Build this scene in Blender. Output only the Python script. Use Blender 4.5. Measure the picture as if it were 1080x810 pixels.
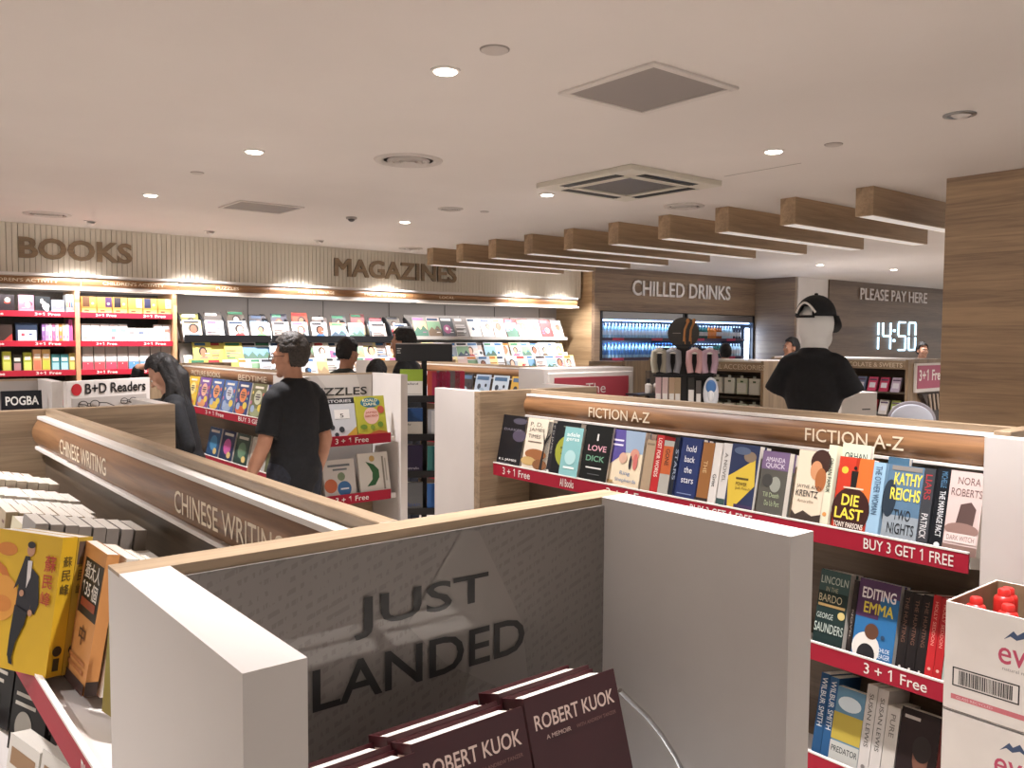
import bpy, bmesh, math, random
from mathutils import Matrix, Vector, noise
PI = math.pi
scene = bpy.context.scene
COL = scene.collection
for o in list(bpy.data.objects):
    bpy.data.objects.remove(o)

# ------------------------------------------------------------------ camera
H = 1.70
F, PITCH, ROLL, YAW = 896.62, .0543178, .00609404, .681513
_cy, _sy = math.cos(YAW), math.sin(YAW)
FW = Vector((_sy*math.cos(PITCH), _cy*math.cos(PITCH), -math.sin(PITCH)))
_rt = Vector((_cy, -_sy, 0)); _up = _rt.cross(FW)
RT = _rt*math.cos(ROLL) + _up*math.sin(ROLL)
UP = RT.cross(FW)
CAM = Vector((0, 0, H))
cd = bpy.data.cameras.new('camera'); cam = bpy.data.objects.new('camera', cd); COL.objects.link(cam)
cam.matrix_world = Matrix(((RT.x, UP.x, -FW.x, 0), (RT.y, UP.y, -FW.y, 0), (RT.z, UP.z, -FW.z, H), (0, 0, 0, 1)))
cd.sensor_width = 36; cd.lens = F/1080*36; cd.clip_start = .02; cd.clip_end = 200
scene.camera = cam


def at(px, py, axis, val):
    """point of the room that lies on the plane axis = val and shows at photo position px, py"""
    d = RT*(px-540) + UP*(405-py) + FW*F
    k = 'xyz'.index(axis)
    return CAM + d*((val-CAM[k])/d[k])


# ------------------------------------------------------------------ light and exposure
scene.view_settings.view_transform = 'Standard'
scene.view_settings.look = 'None'
scene.view_settings.exposure = .74
scene.view_settings.gamma = 1.0
scene.view_settings.use_curve_mapping = False
SPOT_W, WASH_W, WORLD_S = 150.0, 135.0, 0.6
LAMP_COL = (1.0, .952, .958)
w = bpy.data.worlds.new('hall'); scene.world = w; w.use_nodes = True
w.node_tree.nodes['Background'].inputs[0].default_value = (1.0, .95, .92, 1)
w.node_tree.nodes['Background'].inputs[1].default_value = WORLD_S
scene.cycles.max_bounces = 10
scene.cycles.diffuse_bounces = 8
scene.cycles.glossy_bounces = 3
scene.cycles.sample_clamp_indirect = 6


def lin(h):
    h = h.lstrip('#')
    out = []
    for i in (0, 2, 4):
        c = int(h[i:i+2], 16)/255
        out.append(c/12.92 if c <= .04045 else ((c+.055)/1.055)**2.4)
    return (*out, 1)


# ------------------------------------------------------------------ materials
_mc = {}


def mat(hexcol, rough=.5, metal=0.0, emit=0.0, spec=.5, coat=0.0):
    key = (hexcol, rough, metal, emit, spec, coat)
    if key in _mc:
        return _mc[key]
    m = bpy.data.materials.new('paint_'+hexcol.strip('#')); m.use_nodes = True
    b = m.node_tree.nodes['Principled BSDF']
    b.inputs['Base Color'].default_value = lin(hexcol)
    b.inputs['Roughness'].default_value = rough
    b.inputs['Metallic'].default_value = metal
    b.inputs['Specular IOR Level'].default_value = spec
    b.inputs['Coat Weight'].default_value = coat
    b.inputs['Coat Roughness'].default_value = .08
    if emit:
        b.inputs['Emission Color'].default_value = lin(hexcol)
        b.inputs['Emission Strength'].default_value = emit
    _mc[key] = m
    return m


def nodes_of(m):
    m.use_nodes = True
    nt = m.node_tree
    return nt, nt.nodes['Principled BSDF']


def wood(name, dark, light, axis='x', rough=.45, fine=60, plank=None, coat=0.0):
    """laminated oak: stretched noise grain along one axis, optional courses of planks"""
    m = bpy.data.materials.new(name); nt, b = nodes_of(m)
    N, L = nt.nodes.new, nt.links.new
    tc = N('ShaderNodeTexCoord'); mp = N('ShaderNodeMapping'); L(tc.outputs['Object'], mp.inputs[0])
    s = [fine, fine, fine]; s['xyz'.index(axis)] = fine/22
    mp.inputs['Scale'].default_value = s
    n1 = N('ShaderNodeTexNoise'); n1.inputs['Scale'].default_value = 1; n1.inputs['Detail'].default_value = 5
    n1.inputs['Roughness'].default_value = .62; n1.inputs['Distortion'].default_value = .6
    L(mp.outputs[0], n1.inputs[0])
    n2 = N('ShaderNodeTexNoise'); n2.inputs['Scale'].default_value = .16; n2.inputs['Detail'].default_value = 3
    L(mp.outputs[0], n2.inputs[0])
    mx = N('ShaderNodeMath'); mx.operation = 'ADD'; L(n1.outputs[0], mx.inputs[0]); L(n2.outputs[0], mx.inputs[1])
    val = mx.outputs[0]
    if plank:
        sx = N('ShaderNodeSeparateXYZ'); L(tc.outputs['Object'], sx.inputs[0])
        dv = N('ShaderNodeMath'); dv.operation = 'DIVIDE'; dv.inputs[1].default_value = plank; L(sx.outputs[2], dv.inputs[0])
        fl = N('ShaderNodeMath'); fl.operation = 'FLOOR'; L(dv.outputs[0], fl.inputs[0])
        wn = N('ShaderNodeTexWhiteNoise'); wn.noise_dimensions = '1D'; L(fl.outputs[0], wn.inputs['W'])
        ml = N('ShaderNodeMath'); ml.operation = 'MULTIPLY_ADD'; ml.inputs[1].default_value = .30; ml.inputs[2].default_value = -.15
        L(wn.outputs['Value'], ml.inputs[0])
        ad = N('ShaderNodeMath'); ad.operation = 'ADD'; L(val, ad.inputs[0]); L(ml.outputs[0], ad.inputs[1]); val = ad.outputs[0]
    r = N('ShaderNodeValToRGB'); L(val, r.inputs[0])
    r.color_ramp.elements[0].position = .72; r.color_ramp.elements[0].color = lin(dark)
    r.color_ramp.elements[1].position = 1.26 if False else 1.0; r.color_ramp.elements[1].color = lin(light)
    sc = N('ShaderNodeMath'); sc.operation = 'MULTIPLY_ADD'; sc.inputs[1].default_value = .62; sc.inputs[2].default_value = .24
    L(val, sc.inputs[0]); L(sc.outputs[0], r.inputs[0])
    L(r.outputs[0], b.inputs['Base Color'])
    b.inputs['Roughness'].default_value = rough
    b.inputs['Coat Weight'].default_value = coat
    bp = N('ShaderNodeBump'); bp.inputs['Strength'].default_value = .06; bp.inputs['Distance'].default_value = .01
    L(n1.outputs[0], bp.inputs['Height']); L(bp.outputs[0], b.inputs['Normal'])
    return m


def noisy(name, c1, c2, scale, rough=.6, bump=0.0):
    m = bpy.data.materials.new(name); nt, b = nodes_of(m)
    N, L = nt.nodes.new, nt.links.new
    tc = N('ShaderNodeTexCoord'); n = N('ShaderNodeTexNoise'); n.inputs['Scale'].default_value = scale
    n.inputs['Detail'].default_value = 4; L(tc.outputs['Object'], n.inputs[0])
    r = N('ShaderNodeValToRGB'); L(n.outputs[0], r.inputs[0])
    r.color_ramp.elements[0].position = .35; r.color_ramp.elements[0].color = lin(c1)
    r.color_ramp.elements[1].position = .65; r.color_ramp.elements[1].color = lin(c2)
    L(r.outputs[0], b.inputs['Base Color']); b.inputs['Roughness'].default_value = rough
    if bump:
        bp = N('ShaderNodeBump'); bp.inputs['Strength'].default_value = bump; bp.inputs['Distance'].default_value = .01
        L(n.outputs[0], bp.inputs['Height']); L(bp.outputs[0], b.inputs['Normal'])
    return m


def lines_mat(name, c1, c2, axis, scale, rough=.6):
    m = bpy.data.materials.new(name); nt, b = nodes_of(m)
    N, L = nt.nodes.new, nt.links.new
    tc = N('ShaderNodeTexCoord'); wv = N('ShaderNodeTexWave'); wv.bands_direction = axis
    wv.inputs['Scale'].default_value = scale; wv.inputs['Distortion'].default_value = .8; wv.inputs['Detail'].default_value = 2
    L(tc.outputs['Object'], wv.inputs[0])
    r = N('ShaderNodeValToRGB'); L(wv.outputs[0], r.inputs[0])
    r.color_ramp.elements[0].color = lin(c1); r.color_ramp.elements[1].color = lin(c2)
    L(r.outputs[0], b.inputs['Base Color']); b.inputs['Roughness'].default_value = rough
    return m


def dots_mat(name, c1, c2, scale):
    m = bpy.data.materials.new(name); nt, b = nodes_of(m)
    N, L = nt.nodes.new, nt.links.new
    tc = N('ShaderNodeTexCoord'); vo = N('ShaderNodeTexVoronoi'); vo.inputs['Scale'].default_value = scale
    vo.inputs['Randomness'].default_value = 0; L(tc.outputs['Object'], vo.inputs[0])
    r = N('ShaderNodeValToRGB'); L(vo.outputs['Distance'], r.inputs[0])
    r.color_ramp.elements[0].position = .28; r.color_ramp.elements[0].color = lin(c1)
    r.color_ramp.elements[1].position = .36; r.color_ramp.elements[1].color = lin(c2)
    L(r.outputs[0], b.inputs['Base Color']); b.inputs['Roughness'].default_value = .6
    return m


OAK_X = wood('oak_light_x', '#7d6a54', '#ab9478', 'x')
OAK_Y = wood('oak_light_y', '#7d6a54', '#ab9478', 'y')
OAK_Z = wood('oak_light_z', '#7a6650', '#a08a6e', 'z')
FASCIA_Y = wood('oak_fascia_y', '#6b4a31', '#946c48', 'y', rough=.4)
FASCIA_X = wood('oak_fascia_x', '#7c573a', '#a27a52', 'x', rough=.4)
BEAM_X = wood('oak_beam', '#8c7459', '#b49878', 'x', fine=40)
PILLAR_W = wood('oak_pillar', '#87705a', '#ae9272', 'y', fine=45, plank=.12)
CHILL_W = wood('oak_chill', '#766252', '#9a836b', 'x', fine=40, plank=.15)
CHILL_Y = wood('oak_chill_y', '#77665a', '#94826f', 'y', fine=40, plank=.15)
PAY_W = wood('oak_pay', '#5c4a3c', '#75614e', 'x', fine=40, plank=.15)
RETURN_W = wood('oak_return', '#a88a66', '#c7a982', 'y', fine=40, plank=.3)
LETTER_W = wood('oak_letter', '#7a664e', '#967e60', 'x')
DARKWOOD = wood('oak_dark', '#4a3f34', '#5f5244', 'y')
SHADEWOOD = wood('oak_shaded', '#574a3d', '#6d5e4e', 'y')
UPRIGHT = wood('oak_upright', '#b98d66', '#d3aa80', 'z')
WHITE = noisy('white_laminate', '#cfc9c4', '#d5cfca', 3, .38)
TRIM = mat('#dcd6d0', .4)
CEIL = noisy('ceiling_paint', '#d6cfc9', '#dad3cd', 1.2, .85)
FLOORM = noisy('floor_stone', '#bfb6ab', '#c8bfb4', 2.5, .3)
SLAT = mat('#d6cebd', .6)
SLATBACK = mat('#9c907f', .7)
RED = mat('#a02034', .55, spec=.2)
RED2 = mat('#b32438', .4)
WHITETXT = mat('#e8e2dc', .5)
CREAMTXT = mat('#dccdb4', .45)
PAGE = lines_mat('page_edges', '#c4bdb2', '#ded8ce', 'Y', 160, .8)
PAGE2 = lines_mat('page_edges_grey', '#b2aaa0', '#cdc6bb', 'X', 160, .8)
BLACK = mat('#141414', .5)
BLACKPL = mat('#1b1b1d', .35)
STEEL = mat('#9a9a9a', .35, metal=.9)
CHROME = mat('#c8c6c4', .18, metal=1)
GREYPANEL = mat('#a39b94', .6)
CARD = noisy('white_carton', '#cfc8c0', '#d8d1c9', 6, .7)
CARDB = noisy('brown_carton', '#8f7558', '#a1866a', 12, .8)
SKIN = noisy('skin', '#b07e64', '#bd8b70', 14, .5)
SKIN2 = noisy('skin_pale', '#c09078', '#cb9d85', 14, .5)
HAIRG = noisy('hair_greying', '#221c19', '#40372f', 90, .6, .6)
HAIRB = noisy('hair_black', '#0e0c0c', '#1e1a19', 60, .65, .5)
CLOTHB = noisy('black_cotton', '#101114', '#17181c', 40, .85, .2)
CLOTHG = noisy('dark_olive_cotton', '#262a26', '#32362f', 40, .85, .2)
CLOTHN = noisy('dark_denim', '#1a1d26', '#242834', 60, .8, .2)
MANNEQ = mat('#e3e2df', .35)


# ------------------------------------------------------------------ mesh builder
_txt = {}


def text_geo(s, bold=0.0, depth=0.0):
    key = (s, bold, depth)
    if key in _txt:
        return _txt[key]
    c = bpy.data.curves.new('lettering', 'FONT'); c.body = s.replace('1', '\U0001D7E3'); c.resolution_u = 3; thick = bold if 'M' in s and bold > .009 else 0.0; c.offset = 0.0 if 'M' in s else bold; c.extrude = depth
    o = bpy.data.objects.new('lettering', c); COL.objects.link(o)
    dg = bpy.context.evaluated_depsgraph_get(); dg.update()
    me = bpy.data.meshes.new_from_object(o.evaluated_get(dg))
    v = [tuple(p.co) for p in me.vertices]; f = [tuple(p.vertices) for p in me.polygons]
    bpy.data.objects.remove(o); bpy.data.curves.remove(c); bpy.data.meshes.remove(me)
    if thick:   # widen the strokes with shifted copies where offsetting would fold the outline of an M
        q = abs(thick)*.8; n0 = len(v); v0, f0 = v, f; v, f = [], []
        for k, (dx, dy) in enumerate(((-q, -q), (q, -q), (-q, q), (q, q))):
            v += [(p[0]+dx, p[1]+dy, p[2]+k*(.02 if depth else 8e-5)) for p in v0]; f += [tuple(i+k*n0 for i in g) for g in f0]
    x0 = min(p[0] for p in v); x1 = max(p[0] for p in v); y0 = min(p[1] for p in v); y1 = max(p[1] for p in v)
    v = [((p[0]-x0)/(x1-x0), (p[1]-y0)/(y1-y0), p[2]) for p in v]
    _txt[key] = (v, f, (x1-x0)/(y1-y0))
    return _txt[key]


class MB:
    def __init__(s, M=None):
        s.v, s.f, s.m, s.mats, s.M = [], [], [], [], M

    def mi(s, m):
        if m not in s.mats:
            s.mats.append(m)
        return s.mats.index(m)

    def add(s, vs, fs, m):
        n = len(s.v); k = s.mi(m)
        for p in vs:
            p = Vector(p); s.v.append(s.M @ p if s.M else p)
        for f in fs:
            s.f.append([n+i for i in f]); s.m.append(k)
        return s

    def box(s, x0, y0, z0, x1, y1, z1, m, b=0.0):
        x0, x1 = min(x0, x1), max(x0, x1); y0, y1 = min(y0, y1), max(y0, y1); z0, z1 = min(z0, z1), max(z0, z1)
        if not b:
            vs = [(x, y, z) for x in (x0, x1) for y in (y0, y1) for z in (z0, z1)]
            return s.add(vs, [(0, 1, 3, 2), (4, 6, 7, 5), (0, 4, 5, 1), (2, 3, 7, 6), (0, 2, 6, 4), (1, 5, 7, 3)], m)
        vs, idx = [], {}
        for i, x in enumerate((x0, x1)):
            for j, y in enumerate((y0, y1)):
                for k, z in enumerate((z0, z1)):
                    sx, sy, sz = (b, -b)[i], (b, -b)[j], (b, -b)[k]
                    for a, p in enumerate(((x, y+sy, z+sz), (x+sx, y, z+sz), (x+sx, y+sy, z))):
                        idx[i, j, k, a] = len(vs); vs.append(p)
        g = lambda i, j, k, a: idx[i, j, k, a]
        fs = []
        for i in (0, 1):
            fs.append([g(i, 0, 0, 0), g(i, 1, 0, 0), g(i, 1, 1, 0), g(i, 0, 1, 0)])
            fs.append([g(0, i, 0, 1), g(1, i, 0, 1), g(1, i, 1, 1), g(0, i, 1, 1)])
            fs.append([g(0, 0, i, 2), g(1, 0, i, 2), g(1, 1, i, 2), g(0, 1, i, 2)])
            for j in (0, 1):
                fs.append([g(i, j, 0, 0), g(i, j, 1, 0), g(i, j, 1, 1), g(i, j, 0, 1)])
                fs.append([g(i, 0, j, 0), g(i, 1, j, 0), g(i, 1, j, 2), g(i, 0, j, 2)])
                fs.append([g(0, i, j, 1), g(1, i, j, 1), g(1, i, j, 2), g(0, i, j, 2)])
                for k in (0, 1):
                    fs.append([g(i, j, k, 0), g(i, j, k, 1), g(i, j, k, 2)])
        return s.add(vs, fs, m)

    def poly(s, pts, m):
        return s.add(pts, [list(range(len(pts)))], m)

    def prism(s, pts2, lo, hi, axis, m):
        """closed outline pts2 pushed along axis from lo to hi"""
        k = 'xyz'.index(axis)
        def P(p, t):
            q = list(p); q.insert(k, t); return q
        n = len(pts2)
        vs = [P(p, lo) for p in pts2] + [P(p, hi) for p in pts2]
        fs = [list(range(n)), list(range(n, 2*n))] + [(i, (i+1) % n, n+(i+1) % n, n+i) for i in range(n)]
        return s.add(vs, fs, m)

    def cyl(s, a, b, r0, r1, m, n=16, cap=True):
        a, b = Vector(a), Vector(b); d = (b-a).normalized()
        u = d.orthogonal().normalized(); w_ = d.cross(u)
        vs = []
        for c, r in ((a, r0), (b, r1)):
            for i in range(n):
                t = 2*PI*i/n; vs.append(c + u*(r*math.cos(t)) + w_*(r*math.sin(t)))
        fs = [(i, (i+1) % n, n+(i+1) % n, n+i) for i in range(n)]
        if cap:
            fs += [list(range(n)), list(range(n, 2*n))]
        return s.add(vs, fs, m)

    def lathe(s, prof, c, m, n=20, cap=True):
        vs, k = [], len(prof)
        for r, z in prof:
            for i in range(n):
                t = 2*PI*i/n; vs.append((c[0]+r*math.cos(t), c[1]+r*math.sin(t), c[2]+z))
        fs = [(j*n+i, j*n+(i+1) % n, (j+1)*n+(i+1) % n, (j+1)*n+i) for j in range(k-1) for i in range(n)]
        if cap:
            fs += [list(range(n)), list(range((k-1)*n, k*n))]
        return s.add(vs, fs, m)

    def ell(s, c, r, m, nu=20, nv=12, R=None):
        vs = [(0, 0, -1)]
        for j in range(1, nv):
            ph = -PI/2+PI*j/nv
            vs += [(math.cos(ph)*math.cos(2*PI*i/nu), math.cos(ph)*math.sin(2*PI*i/nu), math.sin(ph)) for i in range(nu)]
        vs.append((0, 0, 1))
        out = []
        for p in vs:
            q = Vector((p[0]*r[0], p[1]*r[1], p[2]*r[2]))
            if R:
                q = R @ q
            out.append(q+Vector(c))
        fs = [(0, 1+(i+1) % nu, 1+i) for i in range(nu)]
        for j in range(nv-2):
            a = 1+j*nu
            fs += [(a+i, a+(i+1) % nu, a+nu+(i+1) % nu, a+nu+i) for i in range(nu)]
        L_ = len(vs)-1; a = L_-nu
        fs += [(a+i, a+(i+1) % nu, L_) for i in range(nu)]
        return s.add(out, fs, m)

    def tube(s, pts, r, m, n=8):
        pts = [Vector(p) for p in pts]; vs = []
        u = None
        for i, p in enumerate(pts):
            d = (pts[min(i+1, len(pts)-1)]-pts[max(i-1, 0)]).normalized()
            u = d.orthogonal().normalized() if u is None else (u-d*u.dot(d)).normalized()
            w_ = d.cross(u)
            vs += [p+u*(r*math.cos(2*PI*k/n))+w_*(r*math.sin(2*PI*k/n)) for k in range(n)]
        fs = [(j*n+k, j*n+(k+1) % n, (j+1)*n+(k+1) % n, (j+1)*n+k) for j in range(len(pts)-1) for k in range(n)]
        fs += [list(range(n)), list(range(len(vs)-n, len(vs)))]
        return s.add(vs, fs, m)

    def disc(s, c, u, v, m, n=24):
        c, u, v = Vector(c), Vector(u), Vector(v)
        return s.poly([c+u*math.cos(2*PI*i/n)+v*math.sin(2*PI*i/n) for i in range(n)], m)

    def text(s, t, o, x, y, m, bold=0.0, depth=0.0):
        """lettering that fills the box o, o+x, o+y"""
        vs, fs, _ = text_geo(t, bold, .5 if depth else 0.0)
        o, x, y = Vector(o), Vector(x), Vector(y); n = x.cross(y).normalized()
        return s.add([o+x*p[0]+y*p[1]+n*(p[2]*depth*2 if depth else p[2]) for p in vs], fs, m)

    def build(s, name, parent=None, smooth=False, recalc=True):
        me = bpy.data.meshes.new(name)
        me.from_pydata([tuple(p) for p in s.v], [], s.f)
        for m in s.mats:
            me.materials.append(m)
        me.polygons.foreach_set('material_index', s.m)
        if recalc:
            bm = bmesh.new(); bm.from_mesh(me); bmesh.ops.recalc_face_normals(bm, faces=bm.faces); bm.to_mesh(me); bm.free()
        if smooth:
            me.polygons.foreach_set('use_smooth', [True]*len(me.polygons))
            if smooth != 'all':
                me.set_sharp_from_angle(angle=math.radians(smooth if smooth is not True else 40))
        o = bpy.data.objects.new(name, me); COL.objects.link(o)
        if parent is not None:
            o.parent = parent
        return o


def tag(o, label, cat, group=None):
    o['label'] = label; o['category'] = cat
    if group:
        o['group'] = group
    return o


def thing(name, label, cat, loc=(0, 0, 0), rot=(0, 0, 0), group=None):
    o = bpy.data.objects.new(name, None); COL.objects.link(o)
    o.empty_display_size = .1
    o.location = loc; o.rotation_euler = rot
    return tag(o, label, cat, group)


def W(t):
    """builder that takes room coordinates for the parts of an unrotated thing"""
    return MB(Matrix.Translation(-Vector(t.location)))


def struct(name, mb, smooth=False):
    o = mb.build(name, smooth=smooth); o['kind'] = 'structure'
    return o


def copy_thing(src, label=None, loc=None, rot=None, group=None):
    c = src.copy(); COL.objects.link(c)
    if label: c['label'] = label
    if group: c['group'] = group
    if loc is not None: c.location = loc
    if rot is not None: c.rotation_euler = rot
    for ch in src.children:
        d = ch.copy(); COL.objects.link(d); d.parent = c
        for g in ch.children:
            e = g.copy(); COL.objects.link(e); e.parent = d
    return c


ORD = ['', 'first', 'second', 'third', 'fourth', 'fifth', 'sixth', 'seventh', 'eighth', 'ninth', 'tenth', 'eleventh', 'twelfth',
       'thirteenth', 'fourteenth', 'fifteenth', 'sixteenth', 'seventeenth', 'eighteenth', 'nineteenth', 'twentieth', 'twenty-first',
       'twenty-second', 'twenty-third', 'twenty-fourth', 'twenty-fifth', 'twenty-sixth', 'twenty-seventh', 'twenty-eighth', 'twenty-ninth',
       'thirtieth', 'thirty-first', 'thirty-second', 'thirty-third', 'thirty-fourth', 'thirty-fifth', 'thirty-sixth', 'thirty-seventh', 'thirty-eighth', 'thirty-ninth', 'fortieth']

# ------------------------------------------------------------------ the room
ZC = 2.80
mb = MB(); mb.box(-9, -7, -.1, 22, 11, 0, FLOORM); struct('floor', mb)
mb = MB(); mb.box(-9, -7, ZC, 22, 11, ZC+.12, CEIL); struct('ceiling', mb)
# joint line of an access panel in the ceiling
mb = MB(); a = at(764, 186, 'z', ZC); b_ = at(845, 172, 'z', ZC)
mb.box(a.x-.004, b_.y, ZC-.002, a.x+.004, a.y, ZC+.001, mat('#a89f98', .8)); struct('trim_1', mb)
# slatted wall over the book and magazine shelves
YS = 9.62
mb = MB(); mb.box(-1.0, YS, 2.31, 9.15, 10.3, ZC, SLATBACK)
x = -1.0
while x < 9.15:
    mb.box(x, YS-.022, 2.31, min(x+.046, 9.15), YS+.002, ZC, SLAT); x += .0505
struct('wall_slatted', mb)
mb = MB(); mb.box(-1.0, 10.22, 0, 9.2, 10.34, 2.31, GREYPANEL); struct('wall_back', mb)
# oak return, wall over and around the chillers
YC = 9.35
mb = MB(); mb.box(9.2, YC+.06, 0, 9.26, 10.34, ZC, RETURN_W); struct('wall_return', mb)
mb = MB(); mb.box(9.2, YC, 2.13, 13.3, YC+.06, ZC, CHILL_W); mb.box(9.2, YC, 0, 9.325, YC+.06, 2.13, CHILL_W)
mb.box(9.26, 10.2, 0, 13.3, 10.26, ZC, CHILL_W); struct('wall_chiller', mb)
mb = MB(); mb.box(13.3, 8.52, 0, 13.36, 10.26, ZC, CHILL_Y); struct('wall_side', mb)
mb = MB(); mb.box(13.36, 8.5, 0, 14.33, 8.6, ZC, WHITE); struct('wall_white', mb)
mb = MB(); mb.box(14.33, 8.47, 0, 21.5, 8.6, ZC, PAY_W); struct('wall_pay', mb)
mb = MB(); mb.box(5.98, 1.2, 0, 6.9, 2.69, ZC, PILLAR_W, .003); struct('wall_pillar', mb)

# raised lettering on the walls
def sign(name, label, s, o, wd, ht, m, depth, bold):
    t = thing(name, label, 'sign', (o[0], o[1], o[2]))
    b = MB(); b.text(s, (0, 0, 0), (wd, 0, 0), (0, 0, ht), m, bold, depth); b.build('lettering', t); return t


sign('raised_sign', 'large brown wooden BOOKS letters on the slatted wall', 'BOOKS', (1.525, YS-.036, 2.455), 1.055, .212, LETTER_W, .01, .03)
sign('raised_sign', 'large brown wooden MAGAZINES letters on the slatted wall', 'MAGAZINES', (4.94, YS-.036, 2.447), 1.84, .228, LETTER_W, .01, .03)
sign('raised_sign', 'white CHILLED DRINKS letters on the oak wall over the chillers', 'CHILLED DRINKS', (10.02, YC-.02, 2.385), 2.52, .245, mat('#f0ecea', .4), .008, .012)
sign('raised_sign', 'pale PLEASE PAY HERE letters above the lit clock', 'PLEASE PAY HERE', (15.38, 8.45, 2.47), 2.69, .22, mat('#d8cfcc', .4), .008, .004)

# lit clock, seven-segment digits standing off the wall
tc = thing('digital_clock', 'glowing white digital clock reading 14:50 on the dark oak wall', 'clock', (16.06, 8.45, 1.50))
LED = mat('#bfe6ff', .4, emit=1.9)
SEG = {'a': ((0, 1), (1, 1)), 'b': ((1, 1), (1, .5)), 'c': ((1, .5), (1, 0)), 'd': ((0, 0), (1, 0)), 'e': ((0, .5), (0, 0)), 'f': ((0, 1), (0, .5)), 'g': ((0, .5), (1, .5))}
for ch, x0, wd in (('bc', -.16, .2), ('bcfg', .22, .3), ('afgcd', .84, .3), ('abcdef', 1.28, .28)):
    b = MB()
    for q in ch:
        (ax, ay), (bx, by) = SEG[q]
        p0 = Vector((x0+ax*wd, 0, ay*.56)); p1 = Vector((x0+bx*wd, 0, by*.56)); d = (p1-p0).normalized()*.02
        b.cyl(p0+d, p1-d, .017, .017, LED, 10)
    b.build('digit', tc, True)
b = MB()
for z in (.19, .39):
    b.box(.645, -.02, z-.027, .695, .02, z+.027, LED, .01)
b.build('colon', tc)

# ------------------------------------------------------------------ ceiling beams
for i in range(10):
    y = 3.215+i*.627
    e = at([913, 833, 763, 703, 650, 603, 561, 523, 490, 459][i], [197, 208, 217.5, 226.5, 234.5, 241, 247.5, 253, 258, 262][i], 'z', ZC)
    xe = 8.05
    t = thing('ceiling_beam', 'oak beam under the ceiling, ' + ('nearest of ten, running behind the pillar' if i == 0 else 'farthest of ten, next to the slatted wall' if i == 9 else ORD[i+1]+' of ten counted from the pillar'), 'beam', (5.87, y, ZC), group='oak ceiling beams')
    b = MB(); b.box(0, -.068, -.205, xe-5.87, .068, 0, BEAM_X, .002); b.build('casing', t)
    b = MB(); b.box(.03, -.05, -.209, xe-5.9, .05, -.205, mat('#f2eeea', .6, emit=.2)); b.build('light_strip', t)


# ------------------------------------------------------------------ ceiling fittings
def spot(parent, loc, watt, size, blend, target=None, rad=.035):
    l = bpy.data.lights.new('lamp_light', 'SPOT'); l.energy = watt; l.color = LAMP_COL; l.spot_size = math.radians(size); l.spot_blend = blend
    l.shadow_soft_size = rad
    o = bpy.data.objects.new('lamp_light', l); COL.objects.link(o); o.parent = parent; o.location = loc
    if target is not None:
        o.rotation_euler = (Vector(target)-Vector(loc)).to_track_quat('-Z', 'Y').to_euler()
    return o


LENS = mat('#fff4e6', .4, emit=7.0)
TRIMC = mat('#d8d2cc', .4)


def downlight(x, y, label, watt=SPOT_W, size=104, lit=True):
    t = thing('downlight', label, 'ceiling light', (x, y, ZC), group='recessed downlights')
    b = MB(); b.lathe([(.062, 0), (.062, -.006), (.05, -.008), (.048, 0)], (0, 0, 0), TRIMC, 28); b.build('trim_ring', t, True)
    b = MB(); b.lathe([(.047, 0), (.044, -.012), (.025, -.016), (.004, -.017)], (0, 0, 0), LENS if lit else mat('#c9c2bc', .3), 24); b.build('lens', t, True)
    if lit:
        spot(t, (0, 0, -.03), watt, size, .75)
    return t


lab = {(2.03, 2.95): 'lit round downlight nearest the camera', (2.03, 4.95): 'lit round downlight in the left row, second from the camera',
       (2.03, 7.0): 'lit round downlight in the left row, nearest the slatted wall', (4.35, 7.0): 'lit round downlight beside the small speaker grille, toward MAGAZINES',
       (4.35, 4.95): 'lit round downlight left of the cassette air conditioner', (4.35, 2.95): 'lit round downlight right of the large square grille',
       (11.4, 6.9): 'lit round downlight beyond the beams, left of two', (12.99, 6.6): 'lit round downlight beyond the beams, over the pay desk'}
for (x, y), l_ in lab.items():
    downlight(x, y, l_)
for k, (x, y) in enumerate([(2.03, .9), (4.35, .9), (-.3, 2.95), (-.3, 4.95), (-.3, 7.0), (.97, .97), (-.95, 1.3), (7.6, 1.2), (9.4, 3.0), (9.4, 5.4), (15.2, 6.2), (17.2, 6.2), (11.4, 3.6), (13.2, 3.6)]):  # lamp left of the promotion stand is added to light its outer side
    downlight(x, y, ['lit downlight of the ceiling grid outside the view'][0], 150 if (x, y) == (.97, .97) else 110 if (x, y) == (-.95, 1.3) else 185 if (x, y) == (2.03, .9) else SPOT_W, 84 if (x, y) == (.97, .97) else 96 if (x, y) == (-.95, 1.3) else 92 if (x, y) == (2.03, .9) else 104).__setitem__('group', 'downlights outside the view')
# tilted wall washers
for x, l_ in ((2.05, 'over the left children\'s bay'), (3.2, 'over the PUZZLES header'), (4.45, 'between BOOKS and MAGAZINES'), (5.65, 'over the MAGAZINES letters'), (7.86, 'beside the farthest oak beam'), (8.7, 'at the right end of the slatted wall')):
    t = thing('wall_washer', 'small tilted wall washing spotlight ' + l_, 'ceiling light', (x, 9.0, ZC), group='tilted wall washers')
    b = MB(); b.lathe([(.06, 0), (.06, -.006), (.047, -.008), (.045, 0)], (0, 0, 0), TRIMC, 24); b.build('trim_ring', t, True)
    b = MB(); b.cyl((0, -.02, 0), (0, .004, -.022), .04, .038, TRIMC, 20); b.build('tilting_head', t, True)
    b = MB(); b.cyl((0, .0043, -.0225), (0, .0047, -.0234), .03, .03, LENS, 16); b.build('lens', t)
    spot(t, (0, .03, -.075), WASH_W, 96, .7, (0, .36, -1.55), .02)


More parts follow.
